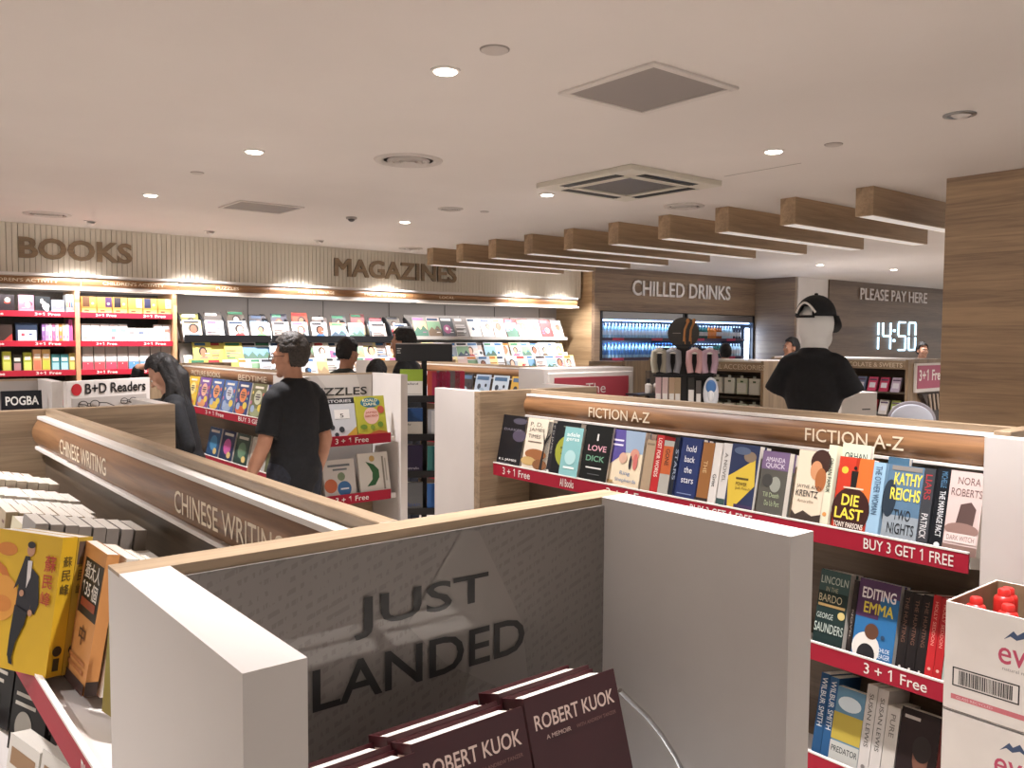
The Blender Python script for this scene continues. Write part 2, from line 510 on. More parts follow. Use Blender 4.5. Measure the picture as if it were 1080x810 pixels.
def round_vent(x, y, r, label):
    t = thing('round_diffuser', label, 'air vent', (x, y, ZC), group='round ceiling diffusers')
    g = mat('#c2bab3', .5); dk = mat('#6f6862', .6)
    b = MB(); b.lathe([(r, 0), (r*.97, -.008), (r*.8, -.012), (r*.74, -.004), (r*.72, 0)], (0, 0, 0), g, 40); b.build('outer_ring', t, True)
    for f in (.62, .42, .22):
        b = MB(); b.lathe([(r*f, -.004), (r*f*.96, -.018), (r*(f-.14), -.01), (r*(f-.15), -.003)], (0, 0, 0), g, 36); b.build('cone', t, True)
    b = MB(); b.lathe([(r*.72, -.001), (.001, -.001)], (0, 0, 0), dk, 36); b.build('throat', t)


round_vent(2.87, 4.575, .215, 'round air diffuser to the right of the middle left downlight')
round_vent(1.63, 8.75, .2, 'round air diffuser above the BOOKS letters')
round_vent(5.59, 4.64, .17, 'round air diffuser beside the cassette air conditioner')
round_vent(5.71, 9.05, .15, 'round air diffuser left of the farthest oak beam')
round_vent(4.21, 6.04, .11, 'smallest round diffuser in the middle of the ceiling')
for x, y, r, l_ in ((2.03, 2.62, .052, 'flat round ceiling plate beside the nearest lit downlight'), (2.0, 5.85, .04, 'small flat ceiling plate left of the dark square grille'),
                    (4.46, 2.635, .045, 'small flat ceiling plate right of the lit downlight by the square grille'), (4.53, 5.98, .035, 'tiny flat ceiling plate beside the smallest round diffuser')):
    t = thing('ceiling_plate', l_, 'ceiling fitting', (x, y, ZC), group='flat ceiling plates')
    b = MB(); b.lathe([(r, 0), (r, -.005), (r*.9, -.009), (.001, -.009)], (0, 0, 0), mat('#bdb4ad', .5), 28); b.build('cover', t, True)
    b = MB(); b.lathe([(r*1.12, 0), (r*1.1, -.003), (r*1.0, -.004)], (0, 0, 0), mat('#8d847d', .5), 28, False); b.build('rim', t, True)
t = thing('eyeball_spotlight', 'unlit silver adjustable downlight near the oak pillar', 'ceiling light', (4.34, 1.9, ZC))
b = MB(); b.lathe([(.075, 0), (.075, -.006), (.055, -.009), (.052, -.001)], (0, 0, 0), STEEL, 30); b.build('trim_ring', t, True)
b = MB(); b.ell((0.005, -.006, .01), (.05, .05, .03), mat('#cfcac5', .3), 20, 10); b.build('eyeball', t, True)
t = thing('ceiling_camera', 'small dark dome camera on the ceiling left of the small diffuser', 'camera', (3.82, 7.07, ZC))
b = MB(); b.lathe([(.05, 0), (.05, -.014), (.045, -.02)], (0, 0, 0), mat('#a59d96', .5), 24); b.build('mount', t, True)
b = MB(); b.ell((0, 0, -.016), (.034, .034, .028), mat('#4a4644', .3), 20, 12); b.build('dome', t, True)


def square_grille(x0, y0, x1, y1, label, fr):
    t = thing('square_grille', label, 'air vent', ((x0+x1)/2, (y0+y1)/2, ZC), group='perforated ceiling grilles')
    hx, hy = (x1-x0)/2, (y1-y0)/2
    b = MB()
    for a_ in ((-hx-fr, -hy-fr, hx+fr, -hy), (-hx-fr, hy, hx+fr, hy+fr), (-hx-fr, -hy, -hx, hy), (hx, -hy, hx+fr, hy)):
        b.box(a_[0], a_[1], -.012, a_[2], a_[3], 0, mat('#cbc3bc', .5), .002)
    b.build('frame', t)
    b = MB(); b.box(-hx, -hy, -.006, hx, hy, 0, dots_mat('perforated_sheet', '#57504c', '#8d8580', 60)); b.build('perforated_panel', t)


square_grille(2.63, 2.35, 3.11, 2.85, 'large square perforated grille in the ceiling nearest the camera', .035)
square_grille(2.68, 6.8, 3.2, 7.25, 'dark square perforated grille farther back toward BOOKS', .02)
# cassette air conditioner
t = thing('cassette_air_conditioner', 'square ceiling cassette air conditioner with four louvre slots', 'air conditioner', (4.45, 4.2, ZC))
fm = mat('#c9c3b4', .5)
b = MB()
b.box(-.46, -.46, -.035, .46, -.27, 0, fm, .004); b.box(-.46, .27, -.035, .46, .46, 0, fm, .004)
b.box(-.46, -.27, -.035, -.27, .27, 0, fm, .004); b.box(.27, -.27, -.035, .46, .27, 0, fm, .004); b.build('casing', t)
b = MB(); b.box(-.265, -.265, -.03, .265, .265, -.005, lines_mat('intake_mesh', '#4a4744', '#75716c', 'X', 60)); b.build('intake_grille', t)
b = MB(); b.box(-.275, -.275, -.038, .275, -.255, -.03, fm); b.box(-.275, .255, -.038, .275, .275, -.03, fm); b.box(-.275, -.275, -.038, -.255, .275, -.03, fm); b.box(.255, -.275, -.038, .275, .275, -.03, fm); b.build('grille_frame', t)
for k in range(4):
    R = Matrix.Rotation(k*PI/2, 4, 'Z')
    b = MB(R); b.box(-.27, .325, -.037, .27, .405, -.034, BLACK); b.build('louvre_slot', t)
    b = MB(R); b.box(-.265, .36, -.041, .265, .366, -.034, mat('#6e6a64', .5)); b.build('louvre_blade', t)

# ------------------------------------------------------------------ books
def art_front(b, Wd, Ht, items, y=0.0, s=-1):
    k = 0
    for it in items:
        k += 1; yy = y+s*(.0003+.00025*k)
        P = lambda u, v: (u*Wd, yy, v*Ht)
        if it[0] == 'r':
            _, a, c, d, e, m = it; b.poly([P(a, c), P(d, c), P(d, e), P(a, e)], mat(m))
        elif it[0] == 'c':
            _, a, c, r, m = it; b.disc((a*Wd, yy, c*Ht), (r*Wd, 0, 0), (0, 0, r*Wd), mat(m), 22)
        elif it[0] == 'e':
            _, a, c, r, q, m = it; b.disc((a*Wd, yy, c*Ht), (r*Wd, 0, 0), (0, 0, q*Ht), mat(m), 20)
        elif it[0] == 'p':
            b.poly([P(*p) for p in it[1]], mat(it[2]))
        elif it[0] == 't':
            _, t_, a, c, d, e, m = it[:7]; b.text(t_, P(a, c), ((d-a)*Wd, 0, 0), (0, 0, (e-c)*Ht), mat(m), it[7] if len(it) > 7 else .01)


def art_spine(b, t, Ht, items, x=0.0, s=-1):
    for k, it in enumerate(items):
        xx = x+s*(.0003+.00025*(k+1))
        P = lambda u, v: (xx, t*(1-u) if s < 0 else t*u, v*Ht)
        sg = -1 if s < 0 else 1
        if it[0] == 'r':
            _, a, c, d, e, m = it; b.poly([P(a, c), P(d, c), P(d, e), P(a, e)], mat(m))
        elif it[0] == 'c':
            _, a, c, r, m = it; q = Vector(P(a, c)); b.disc(q, (0, r*t, 0), (0, 0, r*t), mat(m), 16)
        elif it[0] == 'v':
            _, t_, a, c, d, e, m = it; b.text(t_, P(a, e), (0, 0, -(e-c)*Ht), (0, sg*(d-a)*t, 0), mat(m), .01)
        elif it[0] == 't':
            _, t_, a, c, d, e, m = it; b.text(t_, P(a, c), (0, sg*(d-a)*t, 0), (0, 0, (e-c)*Ht), mat(m), .01)


def book(label, Wd, Ht, t, cover, art=(), spine=(), group=None, cat='book', name='paperback_book', rtl=False, hard=0.0, page=None):
    """front cover faces -y, spine at x = 0 (at x = Wd when bound on the right)"""
    r = thing(name, label, cat, group=group)
    m = mat(cover, .45, spec=.3); e = hard; ct = .0022 if hard else .001
    b = MB(); b.box(0, 0, 0, Wd, ct, Ht, m); b.box(0, t-ct, 0, Wd, t, Ht, m)
    if rtl: b.box(Wd-ct, ct, 0, Wd, t-ct, Ht, m)
    else: b.box(0, ct, 0, ct, t-ct, Ht, m)
    art_front(b, Wd, Ht, art)
    art_spine(b, t, Ht, spine, Wd if rtl else 0.0, 1 if rtl else -1)
    b.build('cover', r, recalc=False)
    b = MB()
    if rtl: b.box(.0015+e, ct, e, Wd-ct, t-ct, Ht-.0006-e, page or PAGE)
    else: b.box(ct, ct, e, Wd-.0015-e, t-ct, Ht-.0006-e, page or PAGE)
    b.build('page_block', r)
    return r


def put(b, loc, rz, lean=0.0, axis='x'):
    b.location = loc
    b.rotation_euler = (-lean, 0, rz) if axis == 'x' else (0, lean, rz)
    return b


# ------------------------------------------------------------------ low gondola shelving
T = 1.45
LEAN = math.radians(12)


def gondola(label, x0, x1, xs, xc0, xc1, y0, y1, texts, strips, far_board=True, trim_white=True, shelves=(1.09, .71, .35), lift=0.0):
    """two sided unit running along y whose shelves face -x; xs is the front of the shelf edge"""
    t = thing('gondola_shelving', label, 'shelving unit', ((x0+x1)/2, (y0+y1)/2, 0))
    b = W(t); b.box(xc0, y0, .1, xc1, y1, T, OAK_Y, .0015); b.build('spine_panel', t)
    b = W(t); b.box(xs+.03, y0, 0, x1-.06, y1, .1, DARKWOOD); b.build('plinth', t)
    b = W(t); b.box(xc0-.004, y0+.002, .1, xc0, y1-.002, T-.135, SHADEWOOD); b.build('back_panel', t)  # same oak as the spine, darkened to paint in shade below the fascia
    if far_board:
        b = W(t); b.box(x0+.005, y1, 0, x1-.005, y1+.035, T, OAK_Z, .0015); b.build('end_board', t)
    # curved fascia with white lips
    n = 10; pts = [(xc0, T-.03), (xc0, T-.125)]
    for i in range(n+1):
        q = i/n; pts.append((xc0-.022-.02*math.sin(PI*q), T-.122+q*.092))
    b = W(t)
    b.prism(pts, y0, y1, 'y', FASCIA_Y) if False else None
    vs, fs = [], []
    for yy in (y0, y1):
        vs += [(p[0], yy, p[1]) for p in pts]
    k = len(pts); fs = [(i, (i+1) % k, k+(i+1) % k, k+i) for i in range(k)] + [list(range(k)), list(range(k, 2*k))]
    b.add(vs, fs, FASCIA_Y); fo = b.build('fascia', t, 30)
    for s, a, c in texts:
        b = W(t); b.text(s, (xc0-.0425, a, T-.097), (0, c-a, 0), (.0, 0, .044), CREAMTXT, .004); b.build('fascia_lettering', fo)
    b = W(t); b.box(xc0-.026, y0, T-.031, xc0, y1, T-.02, TRIM, .001); b.build('upper_lip', t)
    b = W(t); b.box(xc0-.034, y0, T-.131, xc0, y1, T-.121, TRIM, .001); b.build('lower_lip', t)
    for z in shelves:
        sh = W(t); d = xc0-xs-.012; dz = math.tan(LEAN)*d
        sh.prism([(xs+.012, z-.001+lift), (xc0, z-.001-dz+lift), (xc0, z-.02-dz), (xs+.012, z-.02)], y0+.01, y1-.01, 'y', WHITE); so = sh.build('shelf', t)
        st = W(t); st.box(xs, y0+.01, z-.032, xs+.006, y1-.01, z+.026, RED, .001)
        st.box(xs-.001, y0+.01, z+.0235, xs+.008, y1-.01, z+.0285, TRIM)
        o = st.build('price_strip', t)
        for s, a, c, zz in strips:
            if abs(zz-z) < .02:
                q = W(t); q.text(s, (xs-.0012, a, z-.02), (0, c-a, 0), (0, 0, .034), WHITETXT, .006); q.build('strip_lettering', o)
        b = W(t); b.box(xc1+.02, y0+.01, z-.03, x1-.06, y1-.01, z-.01, WHITE); b.build('rear_shelf', t)
    return t


def endcap(label, x0, x1, yb, yf, name='end_display', inset=0.0, left=True, right=True):
    """open-fronted white surround: side panels from the back board yb out to yf"""
    t = thing(name, label, 'display stand', ((x0+x1)/2, yb, 0))
    s = 1 if yf > yb else -1
    ya = yb-s*.045
    b = W(t)
    if inset or s > 0:
        b.box(x0+inset, yb, 0, x1, ya, T, OAK_X, .002)
    else:
        b.box(x0+.052, yb, 0, x1-.052, ya, T, OAK_X); b.box(x0, yb, T-.004, x0+.052, ya, T, OAK_X); b.box(x1-.052, yb, T-.004, x1, ya, T, OAK_X)
    b.build('back_board', t)
    for on, xa in ((left, x0), (right, x1-.052)):
        if on:
            b = W(t)
            if inset or s > 0: b.box(xa, yb, 0, xa+.052, yf, T, WHITE, .0015)
            else: b.prism([(yf, 0), (yf, T), (yb, T), (yb, T-.004), (ya, T-.004), (ya, 0)], xa, xa+.052, 'x', WHITE)
            b.build('side_panel', t)
    b = W(t); b.box(x0+.052, yb, 0, x1-.052, yf-s*.03, .12, DARKWOOD); b.build('plinth', t)
    return t


GA = gondola('gondola marked CHINESE WRITING, left of the JUST LANDED stand', .235, 1.0, .268, .575, .605, .99, 3.19,
             [('CHINESE WRITING', 2.76, 2.24), ('CHINESE WRITING', 1.715, 1.20)], [('BUY 3 GET 1 FREE', 1.29, 1.02, 1.09)], False)
GB = gondola('gondola marked FICTION A-Z, running across the right half', 2.36, 3.12, 2.43, 2.665, 2.70, .99, 3.143,
             [('FICTION A-Z', 2.694, 2.338), ('FICTION A-Z', 1.628, 1.284)],
             [('3 + 1 Free', 3.06, 2.865, 1.09), ('All Books', 2.667, 2.582, 1.09), ('3 + 1 Free', 2.39, 2.135, 1.09), ('BUY 3 GET 1 FREE', 1.965, 1.7, 1.09), ('BUY 3 GET 1 FREE', 1.302, 1.039, 1.09), ('3 + 1 Free', 1.29, 1.10, .71)], False, lift=.014)
GK = gondola('children\'s picture book gondola behind the man in black', 2.28, 3.04, 2.40, 2.60, 2.635, 5.29, 8.0,
             [('BEDTIME', 6.6, 6.05), ('PICTURE BOOKS', 7.7, 7.0)], [('3 + 1 Free', 6.9, 6.5, 1.09), ('BUY 3 GET 1 FREE', 6.2, 5.5, 1.09)])
GC = gondola('low magazine gondola in front of the magazine wall', 4.53, 5.58, 4.6, 4.86, 4.89, 5.52, 7.89, [], [], False)

# ---- the JUST LANDED stand
JL = endcap('white JUST LANDED stand in the foreground', .235, 1.0, .942, .605, 'promotion_stand')
def jl_graphic():
    m = bpy.data.materials.new('book_page_print'); nt, bs = nodes_of(m)
    N, L = nt.nodes.new, nt.links.new
    tc = N('ShaderNodeTexCoord')
    mp = N('ShaderNodeMapping'); L(tc.outputs['Object'], mp.inputs[0]); mp.inputs['Rotation'].default_value = (0, .35, 0); mp.inputs['Scale'].default_value = (1, 1, 1)
    wv = N('ShaderNodeTexWave'); wv.bands_direction = 'Z'; wv.inputs['Scale'].default_value = 22; wv.inputs['Distortion'].default_value = 3.2; wv.inputs['Detail'].default_value = 1.5; wv.inputs['Detail Scale'].default_value = .25
    L(mp.outputs[0], wv.inputs[0])
    mp2 = N('ShaderNodeMapping'); L(tc.outputs['Object'], mp2.inputs[0]); mp2.inputs['Scale'].default_value = (150, 1, 26)
    ns = N('ShaderNodeTexNoise'); ns.inputs['Scale'].default_value = 1; L(mp2.outputs[0], ns.inputs[0])
    gt = N('ShaderNodeMath'); gt.operation = 'GREATER_THAN'; gt.inputs[1].default_value = .5; L(ns.outputs[0], gt.inputs[0])
    w2 = N('ShaderNodeMath'); w2.operation = 'GREATER_THAN'; w2.inputs[1].default_value = .62; L(wv.outputs[0], w2.inputs[0])
    mu = N('ShaderNodeMath'); mu.operation = 'MULTIPLY'; L(gt.outputs[0], mu.inputs[0]); L(w2.outputs[0], mu.inputs[1])
    mx = N('ShaderNodeMix'); mx.data_type = 'RGBA'; mx.inputs['A'].default_value = lin('#77706a'); mx.inputs['B'].default_value = lin('#6c655f')
    L(mu.outputs[0], mx.inputs['Factor']); L(mx.outputs['Result'], bs.inputs['Base Color'])
    bs.inputs['Roughness'].default_value = .5; bs.inputs['Coat Weight'].default_value = 1.0; bs.inputs['Coat Roughness'].default_value = .05
    return m


PRINT = jl_graphic()
b = W(JL); yb = .940
b.box(.287, yb-.004, .9, .948, yb, T-.012, PRINT); gp = b.build('graphic_panel', JL)
b = W(JL); yq = yb-.0052   # a lighter turned page and its darker fold in the print
pp = [at(x, y, 'y', yq) for x, y in ((505, 560), (488, 558), (430, 660), (470, 700), (560, 740), (550, 655))]
b.poly([(p.x, yq, p.z) for p in pp], mat('#7f7872', .5, coat=1.0)); b.build('turned_page', gp)
b = W(JL); yq = yb-.0066
def qtext(b, s, bl, br, tl, y, m, bold=.0, axis='y'):
    o, x, u = at(*bl, axis, y), at(*br, axis, y), at(*tl, axis, y)
    b.text(s, o, x-o, Vector((0, 0, u.z-o.z)), m, bold)
INK = mat('#16130f', .5, coat=.6)
b.text('JUST', (.506, yq, 1.320), (.211, 0, 0), (0, 0, .053), INK, .012)
b.text('LANDED', (.449, yq, 1.244), (.335, 0, 0), (0, 0, .052), INK, .012); b.build('lettering', gp)
b = W(JL); b.box(.287, .72, 1.01, .948, .936, 1.02, STEEL, .001); b.box(.287, .635, 1.03, .948, .72, 1.04, STEEL); b.build('shelf', JL)
b = W(JL); b.tube([at(x+14, y, 'y', .76) for x, y in ((640, 728), (652, 740), (668, 755), (684, 775), (698, 797), (710, 822), (722, 855))], .0035, CHROME, 8); b.build('wire_rail', JL, True)

# memoir stacks on the stand
def kuok(label, x, y, z):
    d = '#3a0f14'
    b = book(label, .152, .232, .042, d, [('r', 0, 0, 1, 1, '#34090f'), ('t', 'ROBERT KUOK', .07, .83, .94, .905, '#cbb2a6', .012), ('t', 'A MEMOIR', .16, .775, .42, .797, '#b39a90'), ('t', 'WITH ANDREW TANZER', .48, .775, .93, .793, '#70504a'),
                                          ('e', .62, .3, .2, .22, '#1d070a'), ('e', .62, .42, .07, .07, '#7a5748')],
             [('v', 'ROBERT KUOK', .3, .4, .7, .95, '#cbb2a6')], 'memoirs on the JUST LANDED stand', name='hardback_book', hard=.004)
    put(b, (x, y, z), 0, math.radians(17)); return b


kuok('dark maroon ROBERT KUOK hardback, rightmost of three under LANDED', .630, .685, 1.052)
kuok('dark maroon ROBERT KUOK hardback, middle of three under LANDED', .468, .675, 1.05)
kuok('dark maroon ROBERT KUOK hardback, leftmost of three, mostly below the frame', .315, .665, 1.046)
for x, y, z, l_ in ((.630, .685, 1.052, 'rightmost'), (.468, .675, 1.05, 'middle'), (.315, .665, 1.046, 'leftmost')):
    q = math.radians(17)
    kuok('second ROBERT KUOK hardback standing behind the '+l_+' front copy', x-.004, y+.044*math.cos(q), z-.044*math.sin(q)+.006)

EB = endcap('white end panel and oak board at the right end of FICTION A-Z', 2.36, 3.12, .942, .6, inset=.17)
EB2 = endcap('white end panel at the left end of FICTION A-Z', 2.36, 3.12, 3.19, 3.52)
EA2 = endcap('oak backed end display at the far end of CHINESE WRITING', .235, 1.0, 3.24, 3.57)
EK = endcap('white PUZZLES end display with picture books, beside the man', 2.28, 3.04, 5.24, 4.86)
EC2 = endcap('white end panel at the far end of the magazine gondola', 4.53, 5.58, 7.94, 8.3)
EG = endcap('grey backed end display behind CHINESE WRITING, with the POGBA book', .1, 1.0, 5.46, 5.08)
b = W(EG); b.box(.15, 5.452, .9, .95, 5.459, T-.01, mat('#9d958f', .6)); b.build('graphic_panel', EG)
b = W(EG); b.box(.155, 5.1, 1.085, .945, 5.44, 1.1, WHITE); b.box(.155, 5.095, 1.06, .945, 5.102, 1.115, RED); b.build('shelf', EG)
b = book('dark book titled POGBA standing on the grey backed end display', .19, .30, .03, '#17191f', [('t', 'POGBA', .1, .74, .92, .9, '#e8e8e4', .02), ('r', .02, .05, .98, .62, '#34507e'), ('e', .55, .42, .14, .14, '#9c5c46'), ('p', [(.3, .05), (.8, .05), (.7, .35), (.4, .35)], '#b2413a')], name='hardback_book', hard=.003)
pg = at(1, 412, 'y', 5.16); put(b, (pg.x, 5.12, pg.z-.30), 0, .15)
# white grey PUZZLES graphic with the picture books
b = W(EK); b.box(2.34, 5.232, .6, 2.98, 5.239, T-.01, mat('#b3aca6', .6)); g_ = b.build('graphic_panel', EK)
b = W(EK); b.poly([(2.56, 5.2305, 1.44), (2.86, 5.2305, 1.44), (2.98, 5.2305, 1.05), (2.98, 5.2305, .95)], mat('#c3bdb7', .6)); b.build('page_fold', g_)
b = W(EK); b.text('PUZZLES', (2.47, 5.229, 1.30), (.47, 0, 0), (0, 0, .055), INK, .015); b.build('lettering', g_)
for z in (1.035, .655):
    b = W(EK); b.prism([(4.9, z), (5.2, z-.06), (5.2, z-.08), (4.9, z-.02)], 2.35, 2.97, 'x', WHITE); b.build('shelf', EK)
    b = W(EK); b.box(2.35, 4.89, z-.035, 2.93, 4.897, z+.03, RED, .001); o = b.build('price_strip', EK)
    b = W(EK); b.text('3 + 1 Free', (2.52, 4.8885, z-.02), (.24, 0, 0), (0, 0, .036), WHITETXT, .008); b.build('strip_lettering', o)
    b = W(EK); b.box(2.93, 4.89, z-.03, 2.965, 4.92, z+.0, WHITE); b.build('shelf_bracket', EK)
kb = [('lime green ROALD DAHL picture book on the PUZZLES display', 2.70, 1.04, .215, .275, '#b3b13f', [('e', .5, .84, .34, .12, '#2e6f88'), ('t', 'ROALD', .24, .86, .76, .93, '#e6e2b4', .02), ('t', 'DAHL', .27, .77, .73, .84, '#e6e2b4', .02), ('c', .5, .52, .26, '#e0b6a8'), ('c', .84, .66, .12, '#b5523a'), ('t', 'JAMES', .3, .57, .7, .62, '#a8352c'), ('t', 'GIANT PEACH', .28, .49, .72, .54, '#a8352c'), ('p', [(0, 0), (1, 0), (1, .12), (.7, .17), (.3, .08), (0, .12)], '#b66a34'), ('e', .2, .26, .12, .06, '#6a8a2e'), ('e', .78, .3, .1, .07, '#6a8a2e'), ('e', .5, .24, .08, .06, '#7c9433')]),
      ('white and black picture book beside the lime green one', 2.475, 1.04, .215, .27, '#c6c9cd', [('r', 0, .86, 1, 1, '#23262b'), ('t', 'STORIES', .1, .89, .9, .96, '#dcdcdc'), ('r', .3, .5, .8, .72, '#e9e7e2'), ('t', '5', .48, .53, .6, .62, '#20232a'), ('c', .2, .3, .08, '#2c3138'), ('c', .5, .24, .09, '#2c3138'), ('c', .32, .12, .07, '#2c3138'), ('p', [(.5, 0), (1, 0), (1, .3)], '#c9a03a')]),
      ('white board book with a green curl on the lower PUZZLES shelf', 2.715, .66, .225, .275, '#d6d2c9', [('c', .46, .86, .09, '#bb9a5c'), ('p', [(.22, .2), (.5, .22), (.66, .4), (.66, .58), (.5, .72), (.24, .8), (.36, .66), (.44, .52), (.42, .36)], '#2f6239'), ('r', .78, .1, .84, .9, '#8a8478'), ('r', .88, .3, .92, .85, '#a5a094')]),
      ('white picture book with a blue circle on the lower PUZZLES shelf', 2.46, .66, .225, .25, '#c9c4bd', [('r', .15, .82, .85, .88, '#6a6f72'), ('r', .3, .72, .75, .77, '#6a6f72'), ('c', .62, .24, .22, '#3a6b9c'), ('c', .2, .34, .2, '#b8623f'), ('c', .55, .56, .12, '#7b8a6b'), ('r', .5, .22, .76, .26, '#d8dde2')])]
for l_, x, z, wd, ht, c, art in kb:
    put(book(l_, wd, ht, .02, c, art, name='picture_book'), (x, 4.905, z), 0, LEAN)

# ------------------------------------------------------------------ fiction shelf books
def fy(px, py, X): return at(px, py, 'x', X).y


XB = 2.452
GF = 'books on the FICTION A-Z shelves'
def strip_y(px): return 486.4+(px-518)*(582-486.4)/(1025-518)
def strip_y2(px): return 678+(px-855)*(718-678)/(996-855)


def face(px0, px1, Ht, t, label, cover, art, z=1.09, copies=1, sy=strip_y, dx=0.0, page=None):
    Ht *= 1.06 if Ht > .23 else 1.165 if z > 1 else 1.2
    y0 = fy(px0, sy(px0), XB); y1 = fy(px1, sy(px1), XB); wd = y0-y1
    b = book(label, wd, Ht, t, cover, art, group=GF, page=page)
    z += .014
    put(b, (XB+dx, y0, z), -PI/2, LEAN)
    for k in range(copies):
        d = (t+.002)*(k+1)
        copy_thing(b, ('second' if k == 0 else 'third')+' copy behind the '+label.split(' on ')[0].split(' beside ')[0], (XB+dx+d*math.cos(LEAN), y0-.004*(k+1), z-d*math.sin(LEAN)-.0005), None, GF)
    return b


def spines(px0, px1, Ht, n, label, cover, spine, z=1.09, sy=strip_y, depth=.128, dx=0.0):
    Ht *= 1.06 if Ht > .214 and z > 1 else 1.15 if z > 1 else 1.2
    y0 = fy(px0, sy(px0), XB); y1 = fy(px1, sy(px1), XB); t = (y0-y1)/n
    for i in range(n):
        l_ = label if n == 1 else label+', '+('left' if i == 0 else 'right' if i == n-1 else 'middle')+' of '+('two' if n == 2 else 'three')
        b = book(l_, depth, Ht-.003*(i % 2), t*.95, cover[i % len(cover)] if isinstance(cover, list) else cover, (), spine, group=GF)
        # spine shows to -x, front cover turned to -y
        put(b, (XB+dx, y0-t*(i+1)+t*.02, z+.014), 0, LEAN, 'y')


face(523, 547, .205, .03, 'black E L JAMES paperback, leftmost on the fiction shelf', '#1a191c', [('e', .8, .62, .28, .12, '#4b4354'), ('e', .75, .9, .3, .06, '#4a4652'), ('t', 'DARKER', .12, .70, .9, .745, '#6b6670'), ('t', 'E L JAMES', .1, .1, .85, .155, '#dcdad6', .02), ('r', .1, .055, .6, .065, '#77737a')])
face(549, 575, .205, .03, 'cream P.D. JAMES paperback with a black tree and autumn leaves', '#d3c8b4', [('t', 'P. D.', .12, .84, .6, .92, '#4a3c33', 0), ('t', 'JAMES', .1, .73, .72, .81, '#4a3c33', 0), ('t', 'TIMES', .1, .62, .6, .69, '#4a3c33', 0), ('r', .12, .54, .66, .56, '#6c5c50'), ('e', .5, .32, .42, .1, '#8e5a34'), ('e', .25, .18, .3, .08, '#b89a62'), ('e', .72, .14, .28, .1, '#7c5130'), ('p', [(.72, 0), (.84, 0), (.82, .5), (.9, .86), (.8, .6), (.68, .8), (.78, .5)], '#1a1614'), ('p', [(.8, .6), (1, .76), (.98, .7), (.82, .52)], '#1a1614')])
spines(570, 579, .2, 2, 'thin black paperback spine beside the cream tree cover', '#222226', [('v', 'P D JAMES', .25, .4, .75, .95, '#8d8a84'), ('c', .5, .06, .3, '#cfccc6')])
face(579, 604, .205, .032, 'black paperback with a large yellow-green disc', '#17181a', [('e', .62, .46, .52, .3, '#8f9430'), ('r', .3, .9, .9, .92, '#6d6d5e'), ('r', .3, .5, .8, .54, '#5c6024'), ('r', .35, .4, .75, .43, '#5c6024')], copies=0)
face(592, 611, .19, .02, 'pale teal paperback overlapping the yellow-green disc', '#7fb0b0', [('t', 'adele', .15, .82, .85, .9, '#e4ece8'), ('t', 'geras', .15, .72, .85, .79, '#e4ece8'), ('e', .5, .42, .3, .14, '#a8cccb'), ('r', .2, .2, .8, .24, '#dbe6e2')], dx=-.021, copies=0)
spines(605, 618, .175, 3, 'dark brown paperback spine left of I LOVE DICK', ['#43302e', '#352b2c', '#4a3734'], [('v', 'A NOVEL', .3, .5, .7, .92, '#9c8f86')])
face(612, 640, .205, .02, 'black I LOVE DICK paperback on the fiction shelf', '#131514', [('t', 'I', .46, .74, .52, .86, '#d9d7d2', 0), ('t', 'LOVE', .18, .56, .86, .66, '#d8a0ac', .012), ('t', 'DICK', .16, .38, .84, .48, '#6fa084', .012), ('r', .2, .255, .78, .28, '#d8d5d0'), ('r', .3, .15, .74, .165, '#56585a')], dx=-.012, copies=0)
face(637, 672, .2, .028, 'cream and blue beach scene paperback with a purple corner', '#dccdb0', [('r', .3, .62, 1, 1, '#8fa3b8'), ('p', [(0, .35), (.5, .62), (.42, 1), (0, 1)], '#51478a'), ('r', .06, .8, .4, .83, '#dcd6e6'), ('r', .06, .72, .4, .75, '#dcd6e6'), ('c', .78, .6, .13, '#c98f7a'), ('c', .45, .52, .12, '#c7a08a'), ('e', .82, .48, .07, .14, '#c06a62'), ('e', .68, .46, .04, .12, '#2e2a30'), ('t', 'Ring', .42, .22, .72, .3, '#5f79a0', 0), ('t', 'Shepherds', .3, .1, .92, .18, '#5f79a0', 0), ('r', .05, .08, .25, .12, '#a88a5a')])
spines(674, 684, .18, 1, 'tan paperback spine left of the red spine', '#a38e74', [('r', .1, .9, .9, .94, '#7c6a54')])
spines(684, 692, .2, 1, 'tall bright red paperback spine on the fiction shelf', '#b02a2c', [('v', 'LOST FOR WORDS', .25, .3, .75, .95, '#e2d6c8')])
spines(692, 703, .185, 1, 'orange and grey paperback spine right of the red spine', '#a7a49a', [('r', 0, .4, 1, .9, '#b5592c'), ('v', 'GONE', .3, .55, .7, .85, '#2c1e18')])
spines(703, 711, .2, 1, 'black paperback spine left of hold back the stars', '#20242c', [('v', 'STARS', .3, .3, .7, .8, '#8c96a8'), ('e', .5, .2, .4, .05, '#5b7d8a')])
face(708, 733, .2, .025, 'dark blue hold back the stars paperback', '#26335f', [('t', 'hold', .34, .78, .74, .88, '#e6e6ea', 0), ('t', 'back', .32, .61, .74, .71, '#e6e6ea', 0), ('t', 'the', .36, .44, .68, .54, '#e6e6ea', 0), ('t', 'stars', .3, .28, .8, .36, '#e6e6ea', 0), ('r', .2, .1, .8, .115, '#8290b8')])
spines(731, 745, .195, 1, 'brown paperback spine right of hold back the stars', '#8d5f36', [('r', 0, 0, 1, .1, '#2a2320'), ('v', 'THE', .35, .5, .65, .7, '#c9a878')])
spines(745, 753, .215, 1, 'tall white paperback spine lettered Grist', '#cfcac3', [('v', 'Grist', .25, .3, .75, .5, '#3a3a3a')])
spines(754, 763, .2, 1, 'white paperback spine with a dark foot beside the Grist spine', '#c7c3bd', [('r', 0, 0, 1, .14, '#2d4a48'), ('v', 'A NOVEL', .3, .4, .7, .85, '#77736e')])
